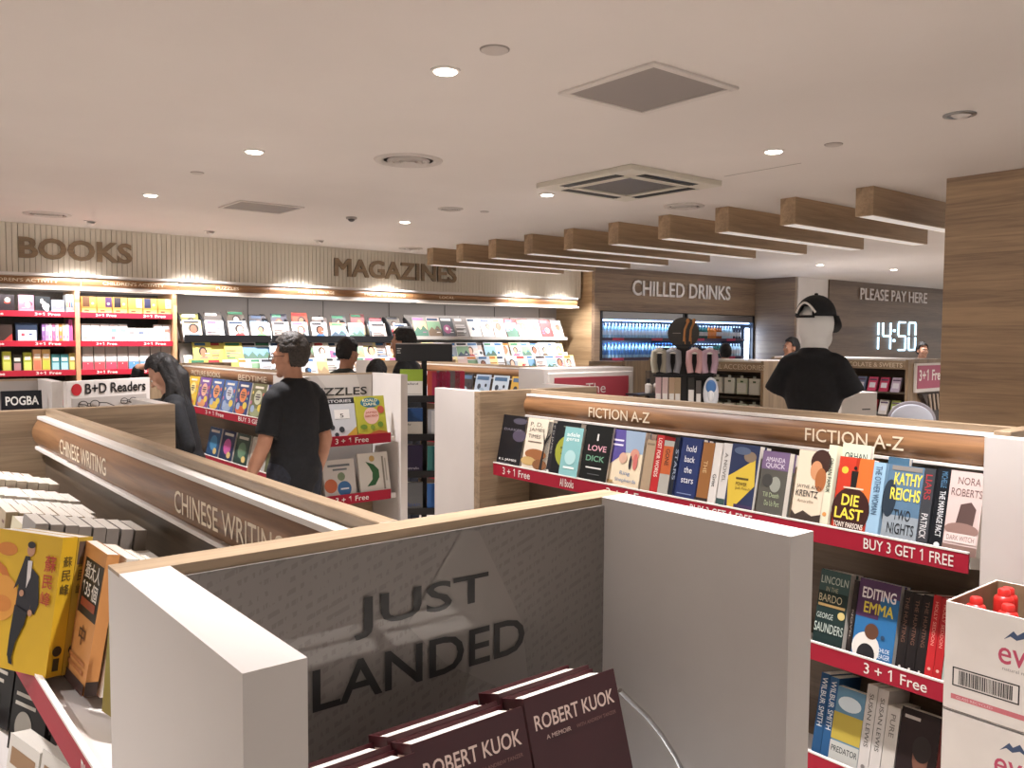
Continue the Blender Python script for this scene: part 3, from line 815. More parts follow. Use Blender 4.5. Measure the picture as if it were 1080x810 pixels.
face(763, 792, .2, .03, 'dark blue painted cover paperback with a yellow patch', '#2b3450', [('p', [(.0, .5), (.2, .56), (.9, .8), (.98, .4), (.3, .02), (.12, .0)], '#c9ac3a'), ('e', .7, .82, .22, .08, '#7c6a58'), ('e', .4, .9, .3, .06, '#4d5a72'), ('r', .3, .47, .75, .5, '#54451c'), ('t', 'POWER', .32, .38, .72, .43, '#54451c'), ('t', 'Judi Picault', .32, .31, .86, .36, '#54451c', 0), ('r', .35, 0, 1, .1, '#3a2a4c')])
face(796, 824, .19, .03, 'purple and grey AMANDA QUICK paperback', '#53514a', [('r', 0, .72, 1, 1, '#6d5878'), ('t', 'AMANDA', .14, .84, .86, .91, '#d5cdd6', 0), ('t', 'QUICK', .16, .735, .88, .82, '#d5cdd6', 0), ('e', .6, .5, .2, .12, '#8d8f84'), ('e', .3, .55, .2, .1, '#3a3936'), ('t', 'Till Death', .2, .3, .8, .37, '#a4b08a', 0), ('t', 'Do Us Part', .3, .17, .85, .25, '#a4b08a', 0)], copies=2)
face(833, 864, .205, .032, 'cream JAYNE ANN KRENTZ paperback with a woman\'s profile', '#d6c6ae', [('e', .78, .86, .34, .17, '#3a221a'), ('e', .66, .74, .2, .13, '#c08860'), ('e', .84, .62, .18, .16, '#9c5e34'), ('t', 'JAYNE ANN', .08, .47, .9, .53, '#3a3532', 0), ('t', 'KRENTZ', .08, .37, .82, .455, '#3a3532', .01), ('t', 'Amaryllis', .16, .28, .7, .33, '#6a5a48', 0), ('p', [(0, 0), (1, 0), (1, .16), (.7, .12), (.4, .18), (.15, .11), (0, .17)], '#3b2f28')], copies=2)
spines(863, 872, .25, 1, 'tall cream ORHAN PAMUK spine beside DIE LAST', '#cfcdb4', [('v', 'ORHAN PAMUK', .25, .42, .75, .84, '#34403a'), ('c', .5, .16, .25, '#c98a4a')], depth=.15)
face(871, 901, .262, .02, 'tall pale green ORHAN PAMUK paperback behind DIE LAST', '#bfc5ae', [('t', 'ORHAN', .12, .82, .9, .9, '#2c3a44', .01), ('t', 'PAMUK', .1, .7, .9, .78, '#2c3a44', .01)], dx=.034, copies=0, z=1.083)
face(876, 912, .2, .03, 'red DIE LAST paperback by TONY PARSONS', '#a3301c', [('p', [(0, .2), (.45, .5), (.5, 1), (0, 1)], '#b8341f'), ('p', [(.55, .5), (1, .3), (1, 1), (.6, 1)], '#c4662a'), ('e', .5, .3, .55, .3, '#341410'), ('c', .2, .82, .1, '#d8b23a'), ('c', .5, .86, .05, '#14100e'), ('p', [(.42, .6), (.58, .6), (.6, .82), (.4, .82)], '#14100e'), ('r', .22, .58, .8, .6, '#e0c8b4'), ('t', 'DIE', .22, .35, .72, .5, '#e6cf4a', .02), ('t', 'LAST', .06, .17, .88, .32, '#e6cf4a', .02), ('t', 'TONY PARSONS', .06, .06, .92, .13, '#e8ddd0', .01)], copies=0)
spines(911, 925, .215, 1, 'pale blue paperback spine between DIE LAST and TWO NIGHTS', '#8fb0c6', [('v', 'THE OTHER WOMAN', .25, .3, .75, .95, '#3c5872'), ('e', .5, .58, .4, .03, '#2a3440')], depth=.14)
face(921, 943, .215, .02, 'dark teal paperback behind TWO NIGHTS', '#3b5a70', [('e', .5, .8, .4, .1, '#6d8ea2')], dx=.03, copies=0, z=1.084)
face(928, 965, .195, .03, 'blue grey KATHY REICHS TWO NIGHTS paperback', '#55728a', [('r', 0, .0, 1, .34, '#8a949a'), ('e', .12, .55, .2, .25, '#22303c'), ('r', .1, .93, .96, .99, '#7f7a74'), ('t', 'KATHY', .2, .74, .98, .9, '#e0cf4e', .02), ('t', 'REICHS', .14, .54, .98, .7, '#e0cf4e', .02), ('t', 'TWO', .3, .28, .78, .42, '#23282c', .006), ('t', 'NIGHTS', .16, .1, .92, .24, '#23282c', .006)], copies=0)
spines(965, 977, .215, 1, 'dark grey paperback spine with red lettering right of TWO NIGHTS', '#3a3c40', [('v', 'LIARS', .2, .6, .8, .92, '#9c2f34'), ('v', 'PATRICK', .2, .1, .8, .42, '#c5c5c5')])
spines(979, 995, .22, 1, 'black THE MARRIAGE PACT paperback spine', '#15181d', [('v', 'THE MARRIAGE PACT', .3, .16, .7, .72, '#d5d8da'), ('v', 'MICHELLE', .3, .76, .7, .96, '#4f7898'), ('c', .5, .06, .2, '#d5d8da')], depth=.14)
face(995, 1031, .2, .035, 'pale pink NORA ROBERTS DARK WITCH paperback', '#c9b4ae', [('t', 'NORA', .24, .84, .9, .93, '#6a5450', 0), ('t', 'ROBERTS', .08, .7, .98, .79, '#6a5450', 0), ('p', [(.3, .34), (.8, .3), (.86, .56), (.7, .64), (.4, .6)], '#54403c'), ('e', .5, .3, .5, .08, '#8c6f66'), ('r', .04, .14, .96, .25, '#d9c6c0'), ('t', 'DARK WITCH', .1, .165, .9, .225, '#7a625c', 0), ('r', 0, 0, 1, .11, '#7a6259')], dx=-.012, copies=1)
# lower shelf
z2 = .71
face(856, 887, .2, .035, 'dark teal LINCOLN IN THE BARDO paperback', '#20312f', [('r', 0, .72, 1, 1, '#35504e'), ('t', 'LINCOLN', .05, .82, .95, .92, '#b9c4ba', 0), ('t', 'IN THE', .25, .72, .65, .78, '#a9a68c', 0), ('t', 'BARDO', .05, .58, .82, .68, '#c9c0a0', 0), ('r', .05, .52, .95, .555, '#a58a58'), ('c', .86, .44, .12, '#c9b878'), ('t', 'GEORGE', .05, .36, .6, .43, '#b9c4ba', 0), ('t', 'SAUNDERS', .02, .18, .98, .3, '#b9c4ba', 0)], z2, 1, strip_y2)
spines(891, 896, .19, 1, 'dark paperback spine left of EDITING EMMA', '#2a2422', [('v', 'NOVEL', .3, .2, .7, .6, '#8a8078')], z2, strip_y2)
face(897, 940, .2, .025, 'purple and blue EDITING EMMA paperback', '#2f6a9c', [('r', 0, .52, .55, 1, '#4a2c52'), ('r', .3, .82, 1, 1, '#4a2c52'), ('t', 'EDITING', .1, .76, .92, .9, '#e6e2e4', .02), ('t', 'EMMA', .18, .58, .9, .72, '#d8c84a', .02), ('e', .34, .14, .34, .2, '#d8d4cc'), ('e', .36, .06, .22, .14, '#1d1e22'), ('e', .44, .36, .17, .1, '#5a3a28'), ('c', .72, .32, .05, '#26405c'), ('t', 'CHLOE', .64, .14, .92, .19, '#dbe4ea', 0), ('t', 'SEAGER', .64, .06, .94, .12, '#dbe4ea', 0)], z2, 1, strip_y2)
spines(943, 974, .195, 3, 'black spine with pale ornament, lower fiction shelf', '#201c1c', [('v', 'THE HUNTING', .3, .35, .7, .92, '#6a4a3c'), ('e', .5, .2, .35, .04, '#6f8088'), ('c', .5, .05, .12, '#c9c5c0')], z2, strip_y2)
spines(974, 992, .2, 2, 'bright red paperback spine on the lower fiction shelf', ['#b1282c', '#a82428'], [('v', 'HOLLY SEDDON', .3, .4, .7, .92, '#d88c80'), ('c', .5, .12, .2, '#d5a89c')], z2, strip_y2)
spines(992.5, 996, .16, 1, 'thin grey booklet at the right end of the lower fiction shelf', '#9aa39c', [], z2, strip_y2)
# bottom shelf
z3 = .35
def strip_y3(px): return 793+(px-853)*(62)/(143)
spines(855, 874, .215, 2, 'blue WILBUR SMITH spine on the bottom fiction shelf', ['#234a70', '#27517a'], [('v', 'WILBUR SMITH', .2, .35, .8, .95, '#c9cdd0')], z3, strip_y3, .14)
face(873, 903, .195, .03, 'blue and yellow PREDATOR paperback on the bottom fiction shelf', '#5a7f96', [('r', 0, .3, 1, .66, '#a8963c'), ('e', .5, .8, .4, .1, '#c0cdd2'), ('r', 0, 0, 1, .28, '#aeb0aa'), ('t', 'PREDATOR', .06, .14, .96, .22, '#2a2c2e', .01)], z3, 0, strip_y3)
spines(903, 926, .225, 2, 'tall white paperback spine right of PREDATOR', '#b9b5b0', [('v', 'SUSAN LEWIS', .3, .3, .7, .9, '#55534f'), ('c', .5, .08, .2, '#77736e')], z3, strip_y3, .14)
spines(926, 940, .19, 1, 'shorter white paperback spine right of PREDATOR', '#b5b0a8', [('v', 'PURE', .3, .6, .7, .9, '#6c6862'), ('e', .5, .25, .4, .1, '#4a342a')], z3, strip_y3, .13)
face(941, 982, .2, .03, 'dark brown paperback with a woman\'s face on the bottom fiction shelf', '#241a1a', [('e', .6, .45, .2, .2, '#6b4738'), ('e', .62, .56, .24, .16, '#1c1210'), ('r', .1, .88, .5, .92, '#a09890')], z3, 0, strip_y3)
spines(982, 1000, .2, 1, 'dark red paperback spine at the right end of the bottom fiction shelf', '#5a2420', [('v', 'SILENCE', .3, .4, .7, .9, '#9c6a5c')], z3, strip_y3)

# ------------------------------------------------------------------ Chinese book shelf
GCH = 'books on the CHINESE WRITING shelf'
rng = random.Random(4)
ZA = 1.09
SW = ['#c9c2b6', '#b8b0a4', '#cfc6b2', '#bdb6ac', '#c4bda8', '#aea69a']
y = 1.27; k = 0
specs = [('white', .20, .195, '#d0cbc2', 9), ('grey paged', .13, .235, '#8f8780', 8), ('cream', .14, .205, '#cfc5a8', 7), ('tan', .135, .21, '#a69478', 7), ('pale grey', .15, .2, '#bdb9b2', 8),
         ('white', .148, .205, '#d6d1c8', 8), ('pink', .13, .19, '#b58a90', 7), ('cream', .15, .21, '#cdc6b4', 8), ('brown topped', .148, .2, '#8d6a4e', 7), ('pale green', .14, .195, '#a6a888', 8), ('white', .14, .205, '#d0cac0', 8), ('grey', .145, .2, '#a6a19a', 8)]
y = 1.68
for j, (nm, wd, ht, c, n) in enumerate(specs):
    if y+wd > 3.17: break
    rng2 = random.Random(j); x = .288; first = None
    for i in range(n):
        t = rng2.uniform(.024, .031)
        if x+t > .52: break
        if first is None:
            art = [('t', '天下', .7, .55, .9, .9, '#5a2a24', 0), ('r', .1, .1, .55, .5, rng2.choice(['#7c5a48', '#4a5a66', '#a33a34', '#55503a']))] if j % 2 else [('r', .15, .3, .85, .7, rng2.choice(['#7c5a48', '#4a5a66', '#a33a34', '#4c6a50']))]
            first = book('x', wd, ht, t-.001, c, art, group=GCH, rtl=True); b = first; tf = t
        else:
            b = copy_thing(first); t = tf
        b['label'] = nm+' Chinese paperback, '+ORD[i+1]+' from the front in the '+ORD[j+1]+' stack from the yellow book'
        lean = .10+.03*(j % 3)
        put(b, (x+rng2.uniform(0, .003), y+wd, ZA-.0-(x-.28)*math.tan(LEAN)+.004), -PI/2, lean)
        x += t+.0015
    y += wd+.012
# flat lying books on top of the stacks
def suit_art():
    s = '#1d1a20'
    return [('e', .18, .86, .16, .05, '#c77a2c'), ('p', [(.02, .78), (.2, .72), (.34, .6), (.3, .58), (.16, .66), (.0, .72)], '#c4702a'), ('c', .2, .5, .24, '#d8963c'), ('e', .2, .46, .16, .06, '#cc8034'),
            ('p', [(.48, .83), (.55, .83), (.58, .76), (.72, .7), (.77, .5), (.72, .42), (.64, .44), (.66, .5), (.63, .42), (.42, .46), (.43, .62), (.36, .58), (.44, .74)], s),
            ('p', [(.53, .8), (.6, .8), (.6, .68), (.55, .6)], '#d6cfcb'), ('e', .56, .88, .06, .05, '#b98a6c'), ('e', .56, .915, .06, .025, '#2a2220'), ('c', .66, .43, .035, '#b98a6c'), ('c', .5, .56, .035, '#b98a6c'),
            ('p', [(.42, .47), (.63, .43), (.6, .34), (.5, .2), (.47, .09), (.4, .1), (.4, .25)], '#141318'), ('p', [(.4, .12), (.47, .1), (.5, .045), (.44, .05)], '#0d0c0e'),
            ('t', '蘇', .8, .74, .97, .86, '#b03a22', .01), ('t', '民', .8, .62, .95, .72, '#b03a22', .01), ('t', '峰', .8, .5, .95, .6, '#b03a22', .01)]


ysp = [('t', '蘇', .2, .78, .8, .86, '#5a4a1e'), ('t', '民', .2, .68, .8, .76, '#5a4a1e'), ('t', '峰', .2, .58, .8, .66, '#5a4a1e'), ('c', .5, .18, .3, '#2a2416'), ('r', .3, .04, .7, .13, '#3a321c')]
yb1 = book('yellow Chinese book with a man in a dark suit on its cover', .165, .238, .03, '#d2a92c', suit_art(), ysp, GCH, rtl=True)
yb2 = book('second yellow Chinese book directly behind the one with the suited man', .165, .238, .03, '#b8983a', [], [('r', .1, .8, .9, .97, '#5e4c40'), ('e', .5, .9, .22, .05, '#a3806a')]+ysp, GCH, rtl=True)
def put2(b, loc, rz, lean, side=0.0):
    b.rotation_mode = 'QUATERNION'
    M = Matrix.Rotation(rz, 3, 'Z') @ Matrix.Rotation(side, 3, 'Y') @ Matrix.Rotation(-lean, 3, 'X')
    b.location = loc; b.rotation_quaternion = M.to_quaternion(); return M


def put_br(b, P, Wd, rz, lean, side=0.0):
    """place by the lower right corner of the front cover"""
    M = put2(b, (0, 0, 0), rz, lean, side); b.location = Vector(P)-M @ Vector((Wd, 0, 0)); return M


PY = (.279, 1.602, 1.115)
M = put_br(yb1, PY, .165, -math.radians(63), .17)
put_br(yb2, Vector(PY)+M @ Vector((0, .031, -.001)), .165, -math.radians(63), .17)
ob = book('orange Chinese book with a black title block, right of the yellow books', .135, .235, .02, '#c58a52', [('r', .2, .5, .98, .9, '#1d1916'), ('t', '猶太人', .26, .76, .9, .88, '#e0d8cc', .01), ('t', '135', .26, .64, .6, .74, '#e0d8cc', .01), ('t', '個', .66, .63, .9, .75, '#e0d8cc'), ('r', .3, .56, .9, .62, '#8a3a24'), ('t', '中', .45, .3, .7, .44, '#4a2c1a'), ('r', .15, .12, .85, .15, '#a86a3a'), ('r', .15, .18, .85, .21, '#a86a3a'), ('r', 0, 0, 1, .08, '#3a2c26')], [('r', 0, 0, 1, .1, '#3a2c26')], GCH, rtl=True)
put_br(ob, (.318, 1.512, 1.103), .135, -math.radians(88), .18)
cbk = None
for i in range(4):
    cbk = book('cream paged copy, '+ORD[i+1]+' behind the orange Chinese book', .135, .232-.006*i, .022, ['#cbb9a2', '#c4b49c', '#d0c4b2', '#c9bca6'][i], [], [], GCH)
    put_br(cbk, (.342+.024*i, 1.505-.012*i, 1.097-.005*i), .135, -math.radians(88), .2)
gb = book('olive Chinese book against the white stand panel', .14, .19, .025, '#8f8440', [('r', .1, .6, .9, .8, '#c9b878')], [], GCH, rtl=True)
put_br(gb, (.36, 1.33, 1.09), .14, -math.radians(80), .1, .0)
# lower shelf, black books
lowb = book('black Chinese book under the yellow one on the lower shelf', .15, .215, .03, '#141312', [('t', '潮文', .1, .8, .7, .93, '#7fa04a', .01), ('r', .1, .6, .8, .64, '#b8b2a6'), ('r', .1, .5, .7, .54, '#b8b2a6'), ('c', .4, .28, .25, '#8d877c')], [('r', .25, .55, .75, .85, '#c9c3b8'), ('r', .3, .3, .7, .5, '#55514a')], 'books on the lower CHINESE WRITING shelf', rtl=True)
put_br(lowb, (.362, 2.16, .712), .15, -math.radians(72), .15)
for i, (x, y) in enumerate(((.33, 2.40), (.335, 2.62), (.33, 2.84), (.40, 1.94))):
    c = copy_thing(lowb, ['second black Chinese book on the lower shelf, behind the first', 'third black Chinese book on the lower shelf', 'fourth black Chinese book on the lower shelf', 'black Chinese book on the lower shelf, nearest the white panel'][i]); put_br(c, (x, y, .712), .15, -math.radians(74), .15)
for i in range(3):
    put_br(book('white Chinese book, '+ORD[i+1]+' of three leaning on the lower shelf', .15, .12+.02*i, .04, '#c9c4bb', [('r', .1, .5, .9, .8, '#8a6a4a')], [], 'books on the lower CHINESE WRITING shelf', rtl=True), (.31+.03*i, 1.95-.17*i, .712), .15, -math.radians(78), .15)

# dark books on the far side of the Chinese gondola
for i in range(5):
    b = book('dark navy book on the rear of the CHINESE WRITING gondola, '+ORD[i+1]+' from the aisle', .15, .24, .024, '#1c2234', [('r', .1, .6, .9, .8, '#6a7288')], [('v', 'ATLAS', .3, .4, .7, .9, '#b8b8c0')], 'dark books behind the CHINESE WRITING spine', name='hardback_book', hard=.003)
    put(b, (.905-.055*i, 2.62+.075*i*.6, 1.115), PI/2, .13) if False else put(b, (.70, 2.60+.03*i, 1.1), 0, .22)

# ------------------------------------------------------------------ picture books in the children's gondola
pk = [('yellow character', '#c9a83c', '#e0cf8a', '#b8663a'), ('purple', '#6b4a86', '#d0a08a', '#c98a5c'), ('blue carnival', '#3f5a8c', '#d08a5c', '#c9a84a'), ('blue portrait', '#4a6694', '#b8bcc4', '#8a9ab0'), ('navy with orange figures', '#34466e', '#c87a4a', '#b85c3a'), ('olive portrait', '#6a6a4c', '#b8b8a0', '#8a8f6a'), ('navy portrait', '#2a3460', '#c0c0cc', '#7a86a8'), ('red and white', '#b23a44', '#d8c8c8', '#c06a6a')]
for i, (nm, c, c2, c3) in enumerate(pk):
    ya = 7.5-.28*i
    b = book(nm+' picture book, '+ORD[i+1]+' from the left on the children\'s gondola', .255, .27, .015, c, [('e', .5, .62, .26, .2, c2), ('e', .45, .2, .35, .12, c3), ('e', .75, .34, .16, .1, '#c9b04a'), ('e', .25, .3, .14, .1, '#8fa0b8'), ('r', .2, .86, .8, .92, '#d8d0c0'), ('r', .36, .68, .64, .71, '#4a4248'), ('r', .32, .61, .68, .65, '#4a4248'), ('r', .38, .55, .62, .58, '#4a4248'), ('c', .12, .74, .05, '#d8c070'), ('c', .88, .7, .06, '#c06a5a'), ('c', .86, .54, .04, '#8ab08a'), ('c', .1, .46, .06, '#b8708a'), ('r', .1, .04, .9, .07, '#5a5048')], (), 'picture books on the children\'s gondola', name='picture_book')
    put(b, (2.425, ya, 1.09), -PI/2, LEAN)
pk2 = [('dark blue', '#24486c', '#3f7aa0'), ('navy and pink', '#22304e', '#b0508a'), ('dark green', '#2c4038', '#5a7a60'), ('white', '#a8a49a', '#c8c2a8'), ('olive', '#5c6040', '#8a9060')]
for i, (nm, c, c2) in enumerate(pk2):
    b = book(nm+' picture book, '+ORD[i+1]+' from the left on the lower children\'s shelf', .26, .25, .015, c, [('e', .5, .5, .3, .25, c2), ('r', .15, .84, .85, .92, '#b8b4a8'), ('e', .7, .25, .15, .1, '#c9b070')], (), 'picture books on the lower children\'s shelf', name='picture_book')
    put(b, (2.425, 7.0-.3*i, .71), -PI/2, LEAN)

# ------------------------------------------------------------------ glasses display B+D Readers
pl = at(70, 402.5, 'z', T); pr = at(158, 398, 'z', T)
ang = math.atan2(pr.y-pl.y, pr.x-pl.x); wdt = (pr-pl).length
t = thing('reading_glasses_stand', 'white B+D Readers glasses stand with a red dot', 'display stand', (pl.x, pl.y, 0), (0, 0, ang))
b = MB(); b.box(.14, .0, 0, wdt, .26, 1.2, WHITE, .003); b.build('cabinet', t)
b = MB(); b.box(0, .0, 1.2, wdt, .03, T, WHITE, .002); hd = b.build('header', t)
b = MB(); b.box(.03, -.002, 1.0, wdt-.03, .004, 1.355, mat('#aaa39d', .6)); b.build('mirror_panel', t)
b = MB(); b.disc((.06, -.003, 1.403), (.033, 0, 0), (0, 0, .033), mat('#b01f2a', .5), 28); b.build('red_dot', hd)
b = MB(); b.text('B+D Readers', (.115, -.003, 1.375), (wdt-.15, 0, 0), (0, 0, .058), mat('#191516', .5), .02); b.build('lettering', hd)
def glasses(label, loc, rz, col='#2c241e', sc=1.0):
    g = thing('reading_glasses', label, 'glasses', loc, (0, 0, rz), 'reading glasses on the stand')
    m = mat(col, .3)
    for s in (-1, 1):
        b = MB(); cs = [(s*.033*sc+.026*sc*math.cos(q*PI/8), 0, .018*sc*math.sin(q*PI/8)) for q in range(17)]; b.tube(cs, .0022*sc, m, 6); b.build('rim', g, True)
        b = MB(); b.tube([(s*.058*sc, 0, .006*sc), (s*.064*sc, .05, .006*sc), (s*.062*sc, .12, -.01)], .0022*sc, m, 6); b.build('temple', g, True)
    b = MB(); b.tube([(-.008*sc, 0, .004), (0, -.002, .007), (.008*sc, 0, .004)], .002*sc, m, 6); b.build('bridge', g, True)
    return g
for i, (u, z) in enumerate(((.13, 1.318), (.40, 1.322), (.13, 1.22), (.40, 1.22))):
    p = Vector((pl.x, pl.y, 0))+Matrix.Rotation(ang, 3, 'Z') @ Vector((u, -.012, z))
    glasses(['dark reading glasses on the left, just under the B+D header', 'thin rimmed reading glasses on the right, just under the Readers lettering', 'reading glasses in the lower left of the glasses stand', 'reading glasses in the lower right of the glasses stand'][i], p, ang+PI, sc=1.15 if i % 2 == 0 else .95)

# ------------------------------------------------------------------ header over the wall shelves
t = thing('shelf_header', 'long oak and white header above the wall shelves, lettered CHILDREN\'S ACTIVITY and PUZZLES', 'shelf header', (4.0, 9.5, 2.15))
b = W(t); b.box(-1.0, 9.5, 2.155, 8.98, 9.62, 2.31, WHITE, .003); b.build('case', t)
n = 8; pts = [(9.5, 2.275), (9.5, 2.195)]+[(9.493-.015*math.sin(PI*q/n), 2.195+.08*q/n) for q in range(n+1)]
for x0, x1 in ((-1.0, .985), (.985, 2.06), (2.06, 3.03), (3.03, 4.05), (4.05, 6.03), (6.03, 7.6), (7.6, 8.97)):
    b = W(t); b.prism(pts, x0+.003, x1-.003, 'x', FASCIA_X); b.build('oak_fascia', t, 30)
b = W(t); b.box(-1.0, 9.47, 2.285, 8.98, 9.5, 2.31, TRIM, .001); b.box(-1.0, 9.465, 2.155, 8.98, 9.5, 2.182, TRIM, .001); b.build('white_lip', t)
for x0, x1, e in ((1.0, 3.0, 6.0), (3.1, 6.0, 7.0), (6.1, 8.9, 6.0)):
    b = W(t); b.box(x0, 9.51, 2.150, x1, 9.53, 2.1555, mat('#fff2e2', .4, emit=.6)); lo = b.build('strip_lamp', t)
    al = bpy.data.lights.new('strip_light', 'AREA'); al.shape = 'RECTANGLE'; al.size = x1-x0; al.size_y = .02; al.energy = e; al.color = LAMP_COL
    ao = bpy.data.objects.new('strip_light', al); COL.objects.link(ao); ao.parent = t; ao.location = ((x0+x1)/2-4.0, .02, -.003); ao.rotation_euler = (math.radians(18), 0, 0)
for s, x0, x1 in (("CHILDREN'S ACTIVITY", 1.18, 1.85), ("CHILDREN'S ACTIVITY", 2.26, 2.87), ('PUZZLES', 3.43, 3.69), ('TWEEN & TEENAGE', 4.40, 4.88), ('HOME & LIVING', 5.3, 5.9), ('LOCAL', 6.43, 6.67)):
    b = W(t); b.text(s, (x0, 9.4745, 2.218), (x1-x0, 0, 0), (0, 0, .034), mat('#e3d2b6', .45), .008); b.build('lettering', t)

# ------------------------------------------------------------------ children's bays of the wall shelving
ZS = (1.925, 1.63, 1.335, 1.03)
for bi, (x0, x1, l_) in enumerate(((-.05, .985, 'children\'s activity shelving at the far left edge'), (1.03, 2.06, 'left children\'s activity shelving bay under BOOKS'), (2.06, 3.03, 'right children\'s activity shelving bay beside PUZZLES'))):
    t = thing('wall_shelving', l_, 'shelving unit', ((x0+x1)/2, 9.8, 0))
    b = W(t); b.box(x0, 10.1, 0, x1, 10.2, 2.155, DARKWOOD); b.build('back_panel', t)
    b = W(t); b.box(x1-.045, 9.56, 0, x1-.002, 10.1, 2.155, UPRIGHT, .002); b.build('upright', t)
    b = W(t); b.box(x0, 9.58, 0, x1-.045, 10.1, .3, DARKWOOD); b.build('base', t)
    for z in ZS:
        b = W(t); b.box(x0, 9.6, z-.03, x1-.045, 10.1, z-.005, DARKWOOD); b.build('shelf', t)
        b = W(t); b.box(x0, 9.575, z-.045, x1-.045, 9.6, z+.012, RED2, .001); o = b.build('price_strip', t)
        for xx in ((x0+.15, x0+.35), (x0+.62, x0+.85)):
            b = W(t); b.text('3+1 Free', (xx[0], 9.5735, z-.032), (xx[1]-xx[0], 0, 0), (0, 0, .03), WHITETXT, .02); b.build('strip_lettering', o)
R0 = random.Random(11)


def wallbook(label, x, z, wd, ht, t, c, arts, y=9.62, group=None, name='activity_book', lean=.05):
    b = MB(); b.box(0, 0, 0, wd, t, ht, mat(c), .001); art_front(b, wd, ht, arts)
    o = b.build(name, recalc=False); tag(o, label, 'book', group); o.location = (x, y, z); o.rotation_euler = (-lean, 0, 0); return o


def abst(rg, pal, n=4):
    out = []
    for _ in range(n):
        c = rg.choice(pal)
        if rg.random() < .5:
            out.append(('e', rg.uniform(.2, .8), rg.uniform(.2, .75), rg.uniform(.08, .26), rg.uniform(.06, .2), c))
        else:
            a, d = rg.uniform(.05, .5), rg.uniform(.08, .8); out.append(('r', a, d, a+rg.uniform(.15, .45), d+rg.uniform(.03, .12), c))
    return out


def row(bay, shelf, z, items, y=9.62):
    for i, (nm, x, wd, ht, t, c, arts) in enumerate(items):
        wallbook(nm+', '+ORD[i+1]+' along the '+shelf+' shelf, '+bay+' children\'s bay', x, z, wd, ht, t, c, arts, y, 'books in the '+bay+' children\'s bay')


BR = ['#d9c84a', '#c05a6a', '#4a8ab0', '#d08a3c', '#7a5a9a', '#5a9a6a', '#e0dcd2', '#2c2c34']
row('left', 'top', 1.925, [('dark book with a red figure', 1.36, .125, .17, .03, '#2c2428', abst(R0, ['#a8483c', '#d8d0c0'], 3)), ('pink illustrated book', 1.52, .135, .17, .03, '#b88a9c', abst(R0, ['#e0c8d0', '#7a4a60', '#d8d0c8'], 5)), ('white and black illustrated book', 1.665, .135, .16, .03, '#22282c', abst(R0, ['#d8e4e6', '#e8e6e0', '#6aa0a8'], 5)), ('pale blue illustrated book', 1.81, .12, .13, .03, '#9aa8b8', abst(R0, ['#e6e6ea', '#5a6a88'], 4))]
    + [('thin white activity spine', 1.945+.022*i, .019, .19, .14, ['#d8dcdc', '#c8dcd8', '#dcd8e0', '#d0dce0'][i % 4], [('r', .2, .3, .8, .6, BR[i])]) for i in range(4)])
row('left', 'middle', 1.63, [('dark book with red corner', 1.35, .11, .17, .03, '#3a2a22', [('p', [(.2, 0), (1, 0), (1, .5)], '#b0342e')]), ('framed white drawing set', 1.49, .19, .19, .05, '#22324a', [('r', .1, .05, .95, .62, '#dfe0e0'), ('r', .25, .3, .4, .45, '#b0485a'), ('r', .6, .35, .75, .45, '#4a5a88')])]
    + [('slim '+['purple', 'lilac', 'white', 'pink', 'white', 'orange', 'cream', 'white'][i]+' box spine', 1.72+.031*i, .028, .185, .14, ['#8a62a0', '#b89ac0', '#e0dce0', '#c06a90', '#dcd8dc', '#d0904a', '#d8ccb0', '#dedede'][i], [('r', .2, .6, .8, .8, '#e6e2e6'), ('r', .25, .2, .75, .35, '#9a7aa8')]) for i in range(8)]
    + [('tall pink box spine', 1.968+.018*i, .016, .23, .14, ['#c060a0', '#d0689a'][i], []) for i in range(2)])
row('left', 'lower', 1.335, [(nm, x, .075, h_, .06, c, [('r', .1, .08, .9, .5, c2), ('r', .15, .6, .85, .8, '#e8e0d0')]) for nm, x, h_, c, c2 in (('lime activity box', 1.37, .2, '#b0b83c', '#cfd86a'), ('dark toy box', 1.46, .17, '#3a3a30', '#b08a8a'), ('lime green activity box', 1.55, .19, '#a8b43c', '#d4dc72'), ('peach activity box', 1.635, .22, '#d0a070', '#c87a5a'), ('orange and lime activity box', 1.715, .22, '#d0a860', '#c0c84a'), ('teal activity box', 1.80, .17, '#3a8a94', '#a0d0d4'), ('turquoise activity box', 1.882, .17, '#4a9aa4', '#b0dce0'), ('lime and cream activity box', 1.962, .18, '#b8a85a', '#d8d878'))])
row('right', 'top', 1.925, [('yellow boxed set with '+['brown', 'purple', 'black', 'cream', 'navy', 'white'][i]+' panel', 2.085+.152*i, .146, .175, .1, '#c9a04e', [('r', .55 if i % 2 else .1, .4, .98 if i % 2 else .55, .98, ['#6a4a30', '#4a2c5c', '#28242c', '#d8c8a0', '#2c3050', '#e0d8cc'][i]), ('r', .05, .05, .95, .3, '#dcc07a'), ('r', .2, .12, .5, .22, '#7a5a3c'), ('c', .75, .6, .1, '#d0b0a0')]) for i in range(6)])
row('right', 'middle', 1.63, [('white activity card pack with '+nm+' print', 2.085+.09*i, .084, .19 if i not in (5, 6, 7) else .15, .05, '#dedad8', [('r', .2, .55, .8, .75, c), ('r', .15, .15, .6, .3, c2)]) for i, (nm, c, c2) in enumerate((('grey', '#c0bcc0', '#b8a8a0'), ('pink', '#c8a0a8', '#d8c0c0'), ('blue', '#a0b4c8', '#b8c4d0'), ('teal', '#7ab0b0', '#c06a70'), ('green', '#8ab898', '#c8a0a0'), ('dotted grey', '#8a8a8a', '#b0b0b0'), ('navy', '#6a7890', '#a8b0c0'), ('lilac', '#a898b8', '#c8c0d0'), ('pale teal', '#a0c8c8', '#d0a8a8'), ('red', '#c07a6a', '#d8b0a0')))])
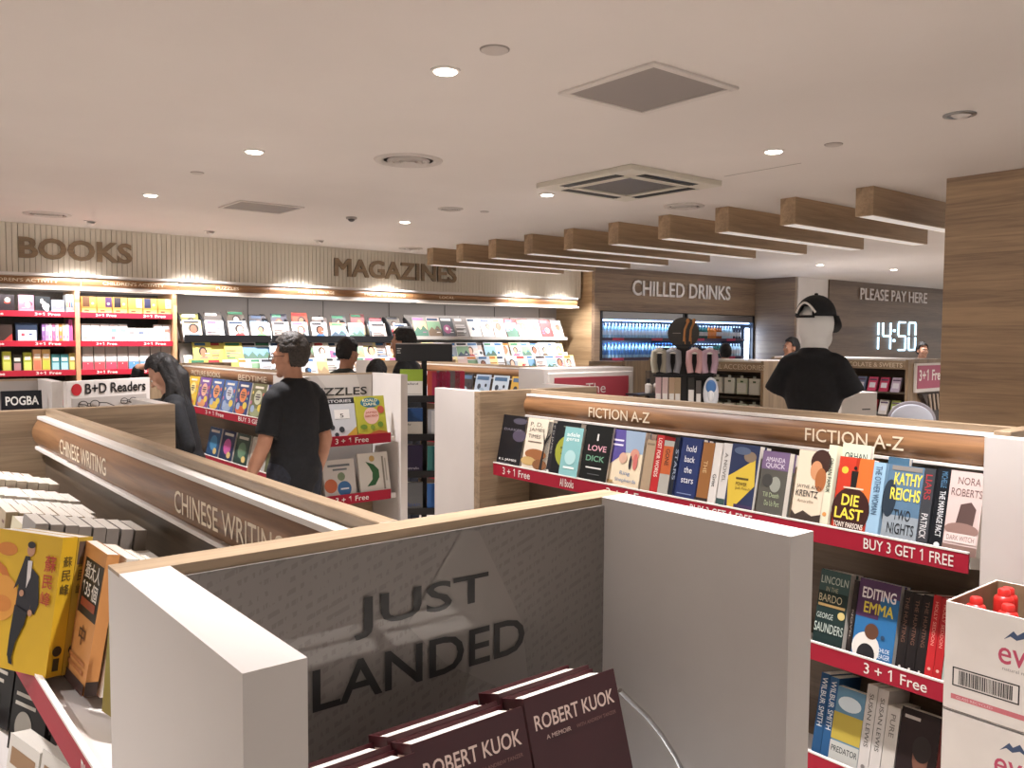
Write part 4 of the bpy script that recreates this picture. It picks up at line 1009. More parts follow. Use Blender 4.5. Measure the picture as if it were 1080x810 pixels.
row('right', 'lower', 1.335, [('white fronted box with '+nm+' base', 2.085+.113*i, .105, .25, .1, '#9c9690', [('r', .02, .38, .98, .68, '#e0dedc'), ('r', .02, .0, .98, .34, c), ('c', .5, .28, .05, '#e6d8d8')]) for i, (nm, c) in enumerate((('pink', '#cf4a5c'), ('coral', '#cf5058'), ('rose', '#cc4a60'), ('red', '#c8404e'), ('blue', '#5a90c0'), ('sky blue', '#6aa0c8'), ('teal blue', '#4a88b8'), ('bright blue', '#4aa0d0')))])
for bay, x0 in (('left', 1.36), ('right', 2.09)):
    for i in range(5):
        wallbook(['brown', 'grey', 'red', 'tan', 'dark'][i]+' book, '+ORD[i+1]+' along the lowest shelf, '+bay+' children\'s bay', x0+.14*i, 1.03, .125, .2, .03, ['#6a5444', '#7a7068', '#8a3430', '#8a7660', '#4a3c34'][i], [('r', .1, .6, .9, .8, '#a09484')], 9.62, 'books on the lowest shelf of the '+bay+' bay')

# ------------------------------------------------------------------ magazine wall
MX = [3.05, 4.05, 5.05, 6.03, 6.95, 7.85, 8.74]
MAGP = ['#d8d4d0', '#e2dedc', '#c9b8b0', '#b03a3c', '#3a6a9a', '#d0a03c', '#6a9a6a', '#a05a80', '#2c2c30', '#d88a70', '#8ab0c8', '#e6d8a0']
MG = 'magazines on the wall racks'
def magazine(label, x, y, z, wd, ht, c, arts, lean=.32, group=MG):
    b = MB(); b.box(0, 0, 0, wd, .006, ht, mat(c, .3)); art_front(b, wd, ht, arts)
    o = b.build('magazine', recalc=False); tag(o, label, 'magazine', group); o.location = (x, y, z); o.rotation_euler = (-lean, 0, 0); return o


def magart(rg, base):
    """four kinds of cover: portrait, scene, headlines, object"""
    ink = rg.choice(['#b03a3c', '#3a6a9a', '#2c2c30', '#a05a80', '#3a7a5a', '#c07a2c', '#d8d4d0', '#1f3a5a'])
    sk = rg.choice(['#c9987c', '#d8b098', '#b07a5c', '#8a5a44']); hr = rg.choice(['#2a201c', '#5a3c28', '#8a6a44', '#1a1616']); cl = rg.choice(MAGP)
    k = rg.random(); a = []
    if k < .5:
        cx = rg.uniform(.38, .62); r = rg.uniform(.13, .2)
        a += [('r', .0, 0, 1, rg.uniform(.3, .8), rg.choice([base, '#b8b0ac', '#9aa4ac', '#c8b8b0', '#d8d0c8'])), ('e', cx, .6, r*1.35, r*1.15, hr), ('p', [(cx-.34, 0), (cx+.34, 0), (cx+.26, .32), (cx+.07, .42), (cx-.07, .42), (cx-.26, .32)], cl), ('r', cx-.06, .36, cx+.06, .5, sk), ('e', cx+rg.uniform(-.03, .03), .56, r*.9, r, sk)]
    elif k < .7:
        a += [('r', 0, .3, 1, .8, rg.choice(['#8ab0c8', '#6a90b0', '#c9b080', '#7a9a7a'])), ('p', [(0, .3), (.3, .52), (.5, .38), (.75, .6), (1, .36), (1, 0), (0, 0)], rg.choice(['#4a6a5a', '#6a5a4a', '#3a4a5a', '#a08a6a']))]
    elif k < .85:
        a += [('r', .08, .1+.1*q, rg.uniform(.5, .92), .15+.1*q, rg.choice([ink, '#55504c', '#8a8480'])) for q in range(6)]
    else:
        a += [('c', rg.uniform(.35, .65), .42, rg.uniform(.2, .34), rg.choice(MAGP)), ('c', rg.uniform(.35, .65), .45, .12, ink)]
    a.append(('r', rg.uniform(.05, .12), .85, rg.uniform(.6, .94), .96, ink))
    x0 = rg.choice((.05, .62))
    for q in range(3):
        a.append(('r', x0, .24+.13*q, x0+rg.uniform(.15, .3), .27+.13*q, rg.choice([ink, '#55504c', '#e2dedc'])))
    return a


for i in range(6):
    x0, x1 = MX[i], MX[i+1]
    t = thing('magazine_rack', 'magazine wall bay, '+ORD[i+1]+' of six from the PUZZLES header', 'shelving unit', ((x0+x1)/2, 9.7, 0), group='magazine wall bays')
    b = W(t); b.box(x0, 10.1, 0, x1, 10.2, 2.155, GREYPANEL); b.build('back_panel', t)
    b = W(t); b.box(x1-.012, 10.09, 1.1, x1-.006, 10.1, 2.155, mat('#5f5953', .5)); b.build('slotted_upright', t)
    b = W(t); b.box(x0+.004, 9.15, 0, x1-.004, 10.1, 1.17, WHITE, .002); b.build('base_cabinet', t)
    b = W(t); b.box(x0, 9.13, 1.17, x1, 9.15, 1.215, TRIM, .001); b.build('front_lip', t)
    b = W(t)
    for k, (yy, z) in enumerate(((9.15, 1.19), (9.34, 1.365))):
        b.prism([(yy, z), (yy+.17, z-.02), (yy+.3, z+.3), (yy+.31, z+.3), (yy+.31, z-.03), (yy, z-.03)], x0+.004, x1-.004, 'x', mat('#b8b2ab', .5))
    b.build('tiered_deck', t)
    if i < 3:
        b = W(t)
        b.prism([(9.48, 1.63), (9.42, 1.63), (9.42, 1.71), (9.428, 1.71), (9.428, 1.64), (9.48, 1.64)], x0+.01, x1-.01, 'x', BLACKPL)
        b.box(x0+.01, 9.47, 1.62, x1-.01, 10.1, 1.64, BLACKPL)
        b.build('black_tray', t)
        nn = 4 if i < 2 else 3
        for k in range(nn+1):
            xx = x0+.016+(x1-x0-.032)*k/nn
            b = W(t); b.prism([(9.42, 1.64), (9.52, 1.64), (9.72, 1.93), (9.70, 1.96), (9.55, 1.86)], xx-.012, xx+.012, 'x', BLACKPL); b.build('black_divider', t)
    else:
        b = W(t); b.prism([(9.46, 1.70), (9.6, 1.68), (9.75, 2.0), (9.76, 2.0), (9.76, 1.66), (9.46, 1.67)], x0+.004, x1-.004, 'x', mat('#8a847e', .5)); b.build('sloped_shelf', t)
        b = W(t); b.box(x0+.004, 9.45, 1.67, x1-.004, 9.462, 1.715, mat('#c9c4be', .4)); b.build('shelf_lip', t)
# upper tier, left: front and back rows in black dividers
names = {'#d8d4d0': 'white', '#e2dedc': 'bright white', '#c9b8b0': 'beige', '#b03a3c': 'red', '#3a6a9a': 'blue', '#d0a03c': 'ochre', '#6a9a6a': 'green', '#a05a80': 'plum', '#2c2c30': 'black', '#d88a70': 'coral', '#8ab0c8': 'pale blue', '#e6d8a0': 'pale yellow'}
rg = random.Random(21)
up = [('#e6d8a0', 3.06), ('#d8d4d0', 3.31), ('#e2dedc', 3.57), ('#8ab0c8', 3.83), ('#c9b8b0', 4.09), ('#d8d4d0', 4.33), ('#e2dedc', 4.58), ('#d88a70', 4.83), ('#e2dedc', 5.08), ('#c9b8b0', 5.4), ('#e2dedc', 5.73)]
for i, (c, x) in enumerate(up):
    magazine(names[c]+' magazine, '+ORD[i+1]+' from the left in the black dividers', x, 9.435, 1.645, .205, .24, c, magart(rg, c))
bk = ['#6a6a3c', '#55504c', '#4a4238', '#2c2c34', '#3a3a44', '#a04a3c', '#5c5450', '#4a4a4a', '#6a3c3c', '#3c3c40', '#55504a']
for i, c in enumerate(bk):
    magazine('dark topped magazine in the row behind, '+ORD[i+1]+' from the left in the black dividers', 3.08+.262*i, 9.56, 1.69+.02*(i % 3), .2, .27, c, magart(rg, c), .3, 'rear row of magazines in the black dividers')
for i in range(12):
    c = rg.choice(['#7a7a78', '#c9b8b0', '#55585c', '#b8a8a0', '#d0a0a0', '#8a8480', '#a84a4a', '#c8c4c0'])
    magazine('magazine '+ORD[i+1]+' from the left on the sloped shelf under LOCAL', 6.06+.222*i, 9.475, 1.70, .205, .29, c, magart(rg, c), .42, 'magazines on the upper sloped shelf')
for r_, (yy, z, off) in enumerate(((9.165, 1.197, 0), (9.355, 1.372, .1))):
    x = 3.05+off; i = 0
    while x < 8.52:
        wd = rg.uniform(.19, .215)
        c = rg.choice(['#d8d4d0', '#e2dedc', '#e2dedc', '#dcd6cc', '#e6d8a0', '#c9b8b0', '#d8c0b8', '#c8d0d8']) if x > 3.5 else '#d8cc6a'
        i += 1
        o = magazine('x', x, yy+.012*(i % 3)-.005, z, wd, .27 if r_ == 0 else .28, c, magart(rg, c), .38, 'magazines on the lower deck, '+('front' if r_ == 0 else 'rear')+' row')
        o['label'] = (names.get(c, 'pale'))+' magazine '+(ORD[i] if i < len(ORD) else 'last')+' from the left in the '+('front' if r_ == 0 else 'rear')+' row of the lower deck'
        x += wd*rg.uniform(.72, .98)

# magazines on the low gondola in front
for i in range(8):
    c = ['#c8d0d8', '#d0d4d8', '#b8c4cc', '#c9ced2', '#2c2c30', '#a8b8c8', '#c0ccd4', '#c9a04a'][i]
    magazine(['spotted pale', 'white and navy', 'pale blue', 'white and black', 'black', 'light blue', 'grey blue', 'ochre and white'][i]+' magazine, '+ORD[i+1]+' from the left on the low magazine gondola', 0, 0, 0, .22, .28, c, [('c', .3, .6, .12, '#2c3440'), ('c', .65, .3, .13, '#3a4450'), ('r', .1, .82, .9, .94, '#4a6a8a'), ('e', .5, .45, .2, .12, '#8aa0b0'), ('c', .75, .65, .07, '#1c2028')], group='magazines on the low gondola')
    o = [q for q in COL.objects if q.name.startswith('magazine') and q.type == 'MESH'][-1]
for i, o in enumerate([q for q in COL.objects if q.get('group') == 'magazines on the low gondola']):
    o.location = (4.625, 7.6-.262*i, 1.09); o.rotation_euler = (-LEAN, 0, -PI/2)

# ------------------------------------------------------------------ the red "The" display
t = thing('red_sign_display', 'white cabinet end with a red panel lettered The', 'display stand', (5.05, 5.3, 0))
b = W(t); b.box(4.53, 5.17, 0, 5.58, 5.5, T, WHITE, .003); b.build('cabinet', t)
b = W(t); b.box(4.56, 5.15, .7, 5.55, 5.17, 1.415, TRIM, .006); b.build('frame', t)
b = W(t); b.box(4.62, 5.145, .76, 5.49, 5.151, 1.375, mat('#a83c4a', .5)); rp = b.build('red_panel', t)
b = W(t); b.text('The', (4.97, 5.143, 1.237), (.235, 0, 0), (0, 0, .085), mat('#e0d4d2', .5), -.004); b.build('lettering', rp)

# ------------------------------------------------------------------ open chillers
def bottle(label, loc, body, cap, lab_, h=.22, r=.031, group=None):
    b = MB(); b.lathe([(r*.9, 0), (r, .01), (r, h*.62), (r*.85, h*.72), (r*.4, h*.86), (r*.38, h*.9)], (0, 0, 0), body, 10)
    b.lathe([(r*.45, h*.9), (r*.45, h), (.001, h)], (0, 0, 0), cap, 8, False)
    b.lathe([(r*1.02, h*.22), (r*1.02, h*.52)], (0, 0, 0), lab_, 10, False)
    o = b.build('drink_bottle', smooth=True); tag(o, label, 'bottle', group); o.location = loc; return o


def chiller(label, x0, x1, led):
    t = thing('open_chiller', label, 'chiller', ((x0+x1)/2, YC+.4, 0))
    dk = mat('#1a1d24', .4)
    b = W(t); b.box(x0, 10.05, 0, x1, 10.12, 2.13, mat('#2c3648', .5)); b.build('back_panel', t)
    for xa, xb in ((x0, x0+.04), (x1-.04, x1)):
        b = W(t); b.box(xa, YC-.01, 0, xb, 10.05, 2.12, dk, .003); b.build('side_wall', t)
    b = W(t); b.box(x0+.04, YC, 2.0, x1-.04, 10.05, 2.12, STEEL, .004); b.build('header', t)
    b = W(t); b.box(x0+.04, YC+.02, 0, x1-.04, 10.05, .8, dk, .004); b.build('lower_front', t)
    L_ = mat('#9cc4ff', .4, emit=5.0)
    b = W(t); b.box(x0+.06, YC+.06, 1.975, x1-.06, YC+.09, 1.995, L_); b.build('light_tube', t)
    for z in (1.70, 1.385, 1.07):
        b = W(t); b.box(x0+.05, YC+.06, z-.02, x1-.05, 10.04, z-.005, STEEL); so = b.build('shelf', t)
        b = W(t); b.box(x0+.05, YC+.05, z-.035, x1-.05, YC+.06, z+.01, mat('#3a2438', .4)); ps = b.build('price_strip', t)
        for u in (.16, .62):
            b = W(t); b.box(x0+(x1-x0)*u, YC+.047, z-.034, x0+(x1-x0)*(u+.13), YC+.05, z+.009, mat('#b0304e', .4)); b.build('price_ticket', ps)
        b = W(t); b.box(x0+.08, YC+.09, z-.03, x1-.08, YC+.11, z-.021, L_); b.build('light_tube', t)
        al = bpy.data.lights.new('shelf_light', 'AREA'); al.shape = 'RECTANGLE'; al.size = x1-x0-.2; al.size_y = .04; al.energy = 14 if led else 7; al.color = (.55, .72, 1)
        ao = bpy.data.objects.new('shelf_light', al); COL.objects.link(ao); ao.parent = t; ao.location = (0, -.27, z+.27)
        ao.rotation_euler = (math.radians(25), 0, 0)
    return t


C1 = chiller('left open chiller full of blue lit water bottles', 9.335, 11.33, True)
C2 = chiller('right open chiller with a bright vertical light tube', 11.37, 13.29, False)
b = W(C2); b.box(13.1, YC+.03, .9, 13.2, YC+.07, 1.9, mat('#cfe2ff', .4, emit=9.0), .01); b.build('vertical_light_tube', C2)
cl = mat('#a9d2ee', .15, spec=.6); cw = mat('#d0e0f0', .4); cb = mat('#2f6ab8', .4); lb = mat('#5a90d0', .5)
for si, z in enumerate((1.705, 1.39, 1.075)):
    for i in range(24):
        o = bottle('blue lit water bottle on the '+['top', 'middle', 'lower'][si]+' shelf of the left chiller', (9.42+.079*i, YC+.12, z), cl, cw if si == 0 else cb, [cw, lb, cb][si], .235, group='water bottles on the '+['top', 'middle', 'lower'][si]+' left chiller shelf')
pal = [('#1c3a34', 'dark green'), ('#2c5a50', 'teal'), ('#8a4a24', 'amber'), ('#c07030', 'orange'), ('#2a2a30', 'dark'), ('#a8c0c8', 'clear')]
for si, z in enumerate((1.705, 1.39)):
    for i in range(20):
        k = (0 if i < 4 else 1 if i < 8 else 3 if i < 11 else 2 if i < 13 else 5 if i < 17 else 4) if si == 0 else (4 if i < 6 else 5 if i < 10 else 1 if i < 16 else 5)
        bottle(pal[k][1]+' drink bottle on the '+['top', 'middle'][si]+' shelf of the right chiller', (11.5+.08*i, YC+.12, z), mat(pal[k][0], .2), cw, mat('#b8b4b0', .5) if k != 3 else mat('#d0803c', .5), .225, group=pal[k][1]+' bottles on the '+['top', 'middle'][si]+' right chiller shelf')

# ------------------------------------------------------------------ far low units
def far_gondola(label, x0, x1, y0, y1, text, a, c):
    t = thing('gondola_shelving', label, 'shelving unit', ((x0+x1)/2, (y0+y1)/2, 0))
    b = W(t); b.box(x0+.35, y0, .1, x0+.4, y1, T, DARKWOOD); b.build('spine_panel', t)
    b = W(t); b.box(x0+.02, y0, 0, x1, y1, .1, DARKWOOD); b.build('plinth', t)
    for yy in (y0, y1):
        b = W(t); b.box(x0, yy-.02, 0, x1, yy+.02, T, OAK_Z, .002); b.build('end_board', t)
    b = W(t); b.box(x0+.02, y0, T-.02, x1, y1, T, TRIM, .002); b.build('top_board', t)
    b = W(t); b.box(x0, y0+.02, T-.13, x0+.36, y1-.02, T-.02, OAK_Y, .002); fo = b.build('fascia', t)
    if text:
        b = W(t); b.text(text, (x0-.002, a, T-.105), (0, c-a, 0), (0, 0, .06), CREAMTXT, .01); b.build('fascia_lettering', fo)
    for z in (1.02, .72, .42):
        b = W(t); b.box(x0+.02, y0+.02, z-.02, x0+.35, y1-.02, z, DARKWOOD); b.build('shelf', t)
    return t


GD = far_gondola('DIGITAL ACCESSORIES gondola behind the mannequin', 8.35, 9.1, 5.75, 7.45, 'DIGITAL ACCESSORIES', 6.65, 5.72)
for i in range(9):
    for r_ in range(2):
        t = thing('accessory_pack', ['white', 'pale green', 'white'][i % 3]+' accessory pack, '+ORD[i+1]+' from the left in the '+['upper', 'lower'][r_]+' row of DIGITAL ACCESSORIES', 'accessory pack', (8.42, 7.3-.175*i, 1.24-.3*r_), group='accessory packs on DIGITAL ACCESSORIES')
        b = MB(); b.box(0, -.075, -.19, .03, .075, 0, mat(['#e2e5da', '#d2dcc4', '#dfe2d6'][i % 3], .4), .003); b.box(-.001, -.06, -.17, 0, .06, -.06, mat('#e6e9e0', .5)); b.box(-.0012, -.02, -.05, 0, .02, -.03, mat('#4a6a44', .5)); b.build('carton', t)
        b = MB(); b.tube([(.03, 0, .012), (.24, 0, .02)], .004, STEEL, 6); b.box(0, -.02, 0, .002, .02, .03, mat('#c0c4b8', .5)); b.build('hang_tab', t)
t = thing('low_display_unit', 'small oak topped unit left of the travel spinner', 'shelving unit', (7.25, 6.9, 0))
b = W(t); b.box(7.0, 6.62, 0, 7.52, 6.66, T, OAK_Z, .002); b.build('end_board', t)
b = W(t); b.box(7.1, 6.66, 0, 7.45, 7.3, T-.02, OAK_Y, .002); b.build('cabinet', t)
GE = far_gondola('CHOCOLATE & SWEETS gondola under the lit clock', 10.85, 11.9, 5.30, 7.3, 'CHOCOLATE & SWEETS', 6.3, 5.36)
chc = ['#b8a8b8', '#a890a8', '#7a86a8', '#8a98b8', '#6a7690', '#c84a6a', '#b83a58']
for i in range(8):
    for r_, z in enumerate((1.02, .72)):
        c = chc[i % 7] if r_ == 0 else ['#a84a50', '#c0b8b0', '#8a9a60', '#b86a50', '#b8b0a8', '#c04048', '#d0c8c0', '#909a50'][i]
        nm = ['lilac', 'mauve', 'slate blue', 'pale blue', 'grey blue', 'pink', 'rose', 'pale lilac'][i] if r_ == 0 else ['red', 'white', 'green', 'brick', 'grey', 'scarlet', 'cream', 'olive'][i]
        b = MB(); b.prism([(-.06, 0), (.06, 0), (.06, .2), (-.06, .2)], 0, .04, 'x', mat(c, .3)); b.box(-.001, -.04, .05, 0, .04, .12, mat('#d8d4d8', .4)); b.box(-.0012, -.05, .15, 0, .05, .17, mat('#55405a', .4))
        o = b.build('confectionery_box'); tag(o, nm+' confectionery box, '+ORD[i+1]+' from the left on the '+['upper', 'lower'][r_]+' sweets shelf', 'box', 'confectionery boxes'); o.location = (10.9, 6.6-.16*i, z); o.rotation_euler = (0, .35, 0)
b = W(GE); b.box(10.84, 5.9, .965, 10.85, 6.6, 1.03, RED2); b.box(10.84, 5.35, .665, 10.85, 6.6, .72, mat('#55504c', .4)); b.build('price_strip', GE)
t = thing('promotion_sign', 'red 3+1 Free sign on the oak end of the sweets unit', 'sign', (11.4, 5.24, 1.1))
b = W(t); b.box(10.98, 5.24, 1.02, 11.8, 5.275, 1.40, TRIM, .003); b.build('frame', t)
b = W(t); b.box(11.01, 5.23, 1.07, 11.78, 5.241, 1.37, mat('#a8506a', .5)); b.build('red_panel', t)
b = W(t); b.text('3+1 Free', (11.04, 5.228, 1.17), (.68, 0, 0), (0, 0, .15), WHITETXT, .02); b.build('lettering', t)
t = thing('hanging_pens', 'dark tapered display of silver pens under the red 3+1 Free sign', 'display stand', (11.5, 5.24, .8))
b = W(t); b.prism([(11.1, 1.0), (11.75, 1.0), (11.75, .5), (11.5, .6)], 5.21, 5.275, 'y', mat('#3a302c', .5)); b.build('tray', t)
for i in range(4):
    b = W(t); b.cyl((11.27+.11*i, 5.2, .99), (11.35+.1*i, 5.2, .78), .018, .012, mat('#b8a898', .3, metal=.4), 10); b.build('pen', t, True)
# cash counter
t = thing('cash_counter', 'oak cash counter in front of the PLEASE PAY HERE wall', 'counter', (12.4, 6.7, 0))
b = W(t); b.box(12.15, 5.3, 0, 12.7, 8.2, 1.02, OAK_Y, .004); b.build('front', t)
b = W(t); b.box(12.1, 5.25, 1.02, 12.75, 8.25, 1.06, TRIM, .004); b.build('worktop', t)

# ------------------------------------------------------------------ rotating travel accessories rack
SP = Vector((5.13, 4.23, 0)); fr = math.atan2(-SP.x, SP.y) * -1
rz = -math.atan2(SP.x, SP.y)
t = thing('accessory_spinner', 'black travel accessory spinner with a round dark sign', 'display rack', SP, (0, 0, rz))
b = MB(); b.box(-.03, -.03, 0, .03, .03, 1.74, BLACKPL, .004); b.build('post', t)
b = MB(); b.lathe([(.28, 0), (.28, .05), (.1, .07)], (0, 0, 0), BLACKPL, 28); b.build('base', t, True)
SH = Matrix.Translation((0, 0, .08)); b = MB(SH); b.cyl((-.01, -.05, 1.665), (-.01, -.038, 1.665), .118, .118, mat('#33302c', .5), 40); sg = b.build('round_sign', t, 40)
b = MB(SH)
for s in (0, .045):
    b.tube([(-.005+s, -.052, 1.60), (.0+s, -.052, 1.69), (.02+s, -.052, 1.74)], .009, mat('#a87440', .5), 6); b.ell((.022+s, -.053, 1.755), (.014, .004, .02), mat('#a87440', .5), 10, 6); b.box(.0+s, -.054, 1.58, .008+s, -.051, 1.63, mat('#a87440', .5))
b.poly([(-.09, -.0505, 1.66), (-.03, -.0505, 1.66), (-.03, -.0505, 1.665), (-.09, -.0505, 1.665)], mat('#8a847c', .5)); b.build('sign_picture', sg)
for z in (1.645, 1.415, 1.165):
    b = MB(); b.box(-.23, -.06, z, .24, -.045, z+.012, BLACKPL); b.build('hanging_bar', t)
b = MB(); b.box(-.21, -.04, .6, .22, -.03, 1.63, mat('#22211f', .6)); b.build('grid_panel', t)
RzS = Matrix.Rotation(rz, 3, 'Z')


def hung(label, u, z, wd, ht, d, c, kind):
    p = SP+RzS @ Vector((u, -.065-d, z+.115))
    t = thing({'pillow': 'neck_pillow', 'card': 'carded_accessory', 'oval': 'oval_pack'}[kind], label, 'travel accessory', p, (0, 0, rz), 'goods on the travel spinner')
    if kind == 'pillow':
        b = MB(); b.tube([(-wd*.28, 0, -ht), (-wd*.42, 0, -ht*.6), (-wd*.38, 0, -ht*.2), (0, 0, -.02), (wd*.38, 0, -ht*.2), (wd*.42, 0, -ht*.6), (wd*.28, 0, -ht)], wd*.25, mat(c, .6), 10); b.build('cushion', t, True)
        b = MB(); b.box(-wd*.25, -.02, -ht*.25, wd*.25, .02, 0, mat('#c9c4bc', .5), .004); b.build('band', t)
    elif kind == 'card':
        b = MB(); b.box(-wd/2, 0, -ht, wd/2, d, 0, mat(c, .5), .002); b.build('pack', t)
        b = MB(); b.box(-wd*.4, -.002, -ht*.92, wd*.4, 0, -ht*.45, mat('#d6d2cc', .5)); b.build('printed_card', t)
    else:
        b = MB(); b.ell((0, 0, -ht/2), (wd/2, .02, ht/2), mat('#c9ccd0', .4), 24, 14); b.build('pack', t, True)
        b = MB(); b.ell((0, -.012, -ht*.3), (wd*.34, .014, ht*.22), mat('#4a78b0', .4), 20, 10); b.ell((0, -.016, -ht*.55), (wd*.2, .014, ht*.18), mat('#dfe2e4', .4), 20, 10); b.build('picture', t, True)


for i, (u, c, nm) in enumerate(((-.185, '#8d8778', 'olive grey'), (-.085, '#7c7c80', 'grey'), (.075, '#b89090', 'dusty pink'), (.185, '#a88c98', 'mauve'))):
    hung(nm+' neck pillow on the upper bar of the travel spinner', u, 1.52, .10, .19, .05, c, 'pillow')
for i, (u, c, nm) in enumerate(((-.19, '#b89a9a', 'pink checked'), (-.14, '#c0a8a4', 'rose checked'), (-.09, '#a88e74', 'tan'), (-.045, '#9a8468', 'brown'))):
    hung(nm+' luggage strap pack, '+ORD[i+1]+' from the left on the travel spinner', u, 1.29, .044, .27, .012, c, 'card')
hung('black accessory with a white card in the middle of the travel spinner', .055, 1.29, .05, .2, .015, '#26241f', 'card')
hung('grey accessory with a white card right of the middle of the travel spinner', .11, 1.27, .04, .22, .015, '#55504c', 'card')
hung('white and blue oval pack on the right of the travel spinner', .2, 1.30, .115, .25, .03, '#fff', 'oval')
# hanging bottles beside the spinner
for i in range(6):
    p = at(642+8.5*(i % 3)+42, [402, 420][i//3], 'y', 4.9)
    t = thing('travel_bottle', 'black capped travel bottle, '+ORD[i % 3+1]+' in the '+['upper', 'lower'][i//3]+' row left of the spinner', 'travel accessory', (p.x, 4.9, at(690, [402, 420][i//3], 'y', 4.9).z-.0995), group='travel bottles beside the spinner')
    b = MB(); b.lathe([(.028, 0), (.03, .01), (.03, .07), (.012, .085)], (0, 0, 0), mat('#c4beb6', .4), 14); b.build('bottle', t, True)
    b = MB(); b.lathe([(.016, .085), (.016, .125), (.001, .127)], (0, 0, 0), BLACKPL, 12); b.build('cap', t, True)
t = thing('accessory_shelf', 'dark shelf holding travel bottles left of the spinner', 'shelving unit', (5.9, 5.0, 0))
b = W(t); b.box(5.6, 5.0, 0, 6.35, 5.05, 1.42, DARKWOOD, .002); b.build('back_board', t)
for z in (at(690, 402, 'y', 4.9).z-.1, at(690, 420, 'y', 4.9).z-.1):
    b = W(t); b.box(5.3, 4.84, z-.015, 6.35, 5.0, z, BLACKPL); b.build('shelf', t)

# ------------------------------------------------------------------ book spinner
SB = Vector((3.42, 5.24, 0)); rz2 = -math.atan2(SB.x, SB.y)
t = thing('book_spinner', 'tall rotating book rack with a black header, in the middle', 'display rack', SB, (0, 0, rz2))
b = MB(); b.box(-.2, -.2, 1.53, .2, .2, 1.65, BLACKPL, .003); hd = b.build('header', t)
b = MB(); b.box(-.2, -.2, 1.65, .2, .2, 1.655, mat('#8a8580', .4)); b.build('header_rim', t)
b = MB()
for k, (z, w_) in enumerate(((1.62, .03), (1.605, .022), (1.59, .026))): b.box(-.19, -.2015, z-.004, -.19+w_, -.2, z+.002, mat('#b8b4ae', .5))
b.build('header_print', hd)
b = MB(); b.box(-.02, -.02, 0, .02, .02, 1.53, BLACKPL); b.build('post', t)
b = MB(); b.lathe([(.24, 0), (.24, .04), (.05, .06)], (0, 0, 0), BLACKPL, 28); b.build('base', t, True)
tz = (1.25, .975, .71, .44, .17)
for z in tz:
    b = MB(); b.box(-.18, -.18, z-.015, .18, .18, z, BLACKPL, .002); b.box(-.18, -.18, z, .18, -.174, z+.035, BLACKPL); b.build('tier', t)
Rz2 = Matrix.Rotation(rz2, 3, 'Z')
GS = 'travel guides on the book spinner'


def sbook(label, u, v, z, wd, ht, t_, c, art=(), spn=(), spine=False):
    b = book(label, wd, ht, t_, c, art, spn, GS)
    b.location = SB+Rz2 @ Vector((u, v, z)); b.rotation_euler = (0, 0, rz2+(PI/2 if spine else 0)); return b


RG = random.Random(5)
tiers = [('top', ('#8fa83c', 'lime green', [('r', 0, 0, 1, .62, '#d8d4cc'), ('t', 'Thailand', .1, .5, .8, .57, '#2c2c2c'), ('r', .05, .2, .95, .21, '#8a8478')]), [('#b04a3c', 'red orange'), ('#a03050', 'crimson'), ('#8a8a8a', 'grey'), ('#b0b0ac', 'pale grey'), ('#a83048', 'dark red')]),
         ('second', ('#22406a', 'navy and white', [('r', 0, .12, 1, .55, '#cfccc4'), ('t', 'Italy', .1, .42, .5, .5, '#2c2c2c')]), [('#8a8c90', 'grey'), ('#b0aeac', 'silver'), ('#7a8a4a', 'green'), ('#9a3a3a', 'red')]),
         ('third', ('#2c2440', 'dark violet', [('r', .05, .72, .3, .95, '#c9c5c0'), ('t', 'Australia', .1, .2, .85, .28, '#b8b4c0')]), [('#3a7a7a', 'teal'), ('#356e6e', 'deep teal'), ('#5a4a34', 'brown')]),
         ('fourth', ('#6a6c6e', 'grey', [('t', 'Spain', .3, .18, .9, .34, '#4a5a86')]), [('#3a68a8', 'blue'), ('#3460a0', 'cobalt'), ('#b89a3c', 'mustard')]),
         ('lowest', ('#2c4a7c', 'blue', [('r', .1, .6, .8, .8, '#c0c4c8')]), [('#b8b8b4', 'white'), ('#3a5a8a', 'steel blue')])]
for (nm, (c, cn, art), sps), z in zip(tiers, tz):
    sbook(cn+' travel guide facing out on the '+nm+' tier of the book spinner', -.17, -.172, z+.001, .16, .22, .03, c, art)
    u = -.009
    for k, (c2, n2) in enumerate(sps):
        th = RG.uniform(.026, .036)
        if u+th > .175: break
        sbook(n2+' travel guide spine, '+ORD[k+1]+' on the '+nm+' tier of the book spinner', u+th, -.172, z+.001, .13, .21-.01*(k % 2), th*.95, c2, (), [('r', .0, .66, 1, .78, '#d8d4cc'), ('v', 'GUIDE', .3, .3, .7, .6, '#e0dcd4')], True).rotation_euler.z = rz2
        o = [q for q in COL.objects][-1]
        u += th

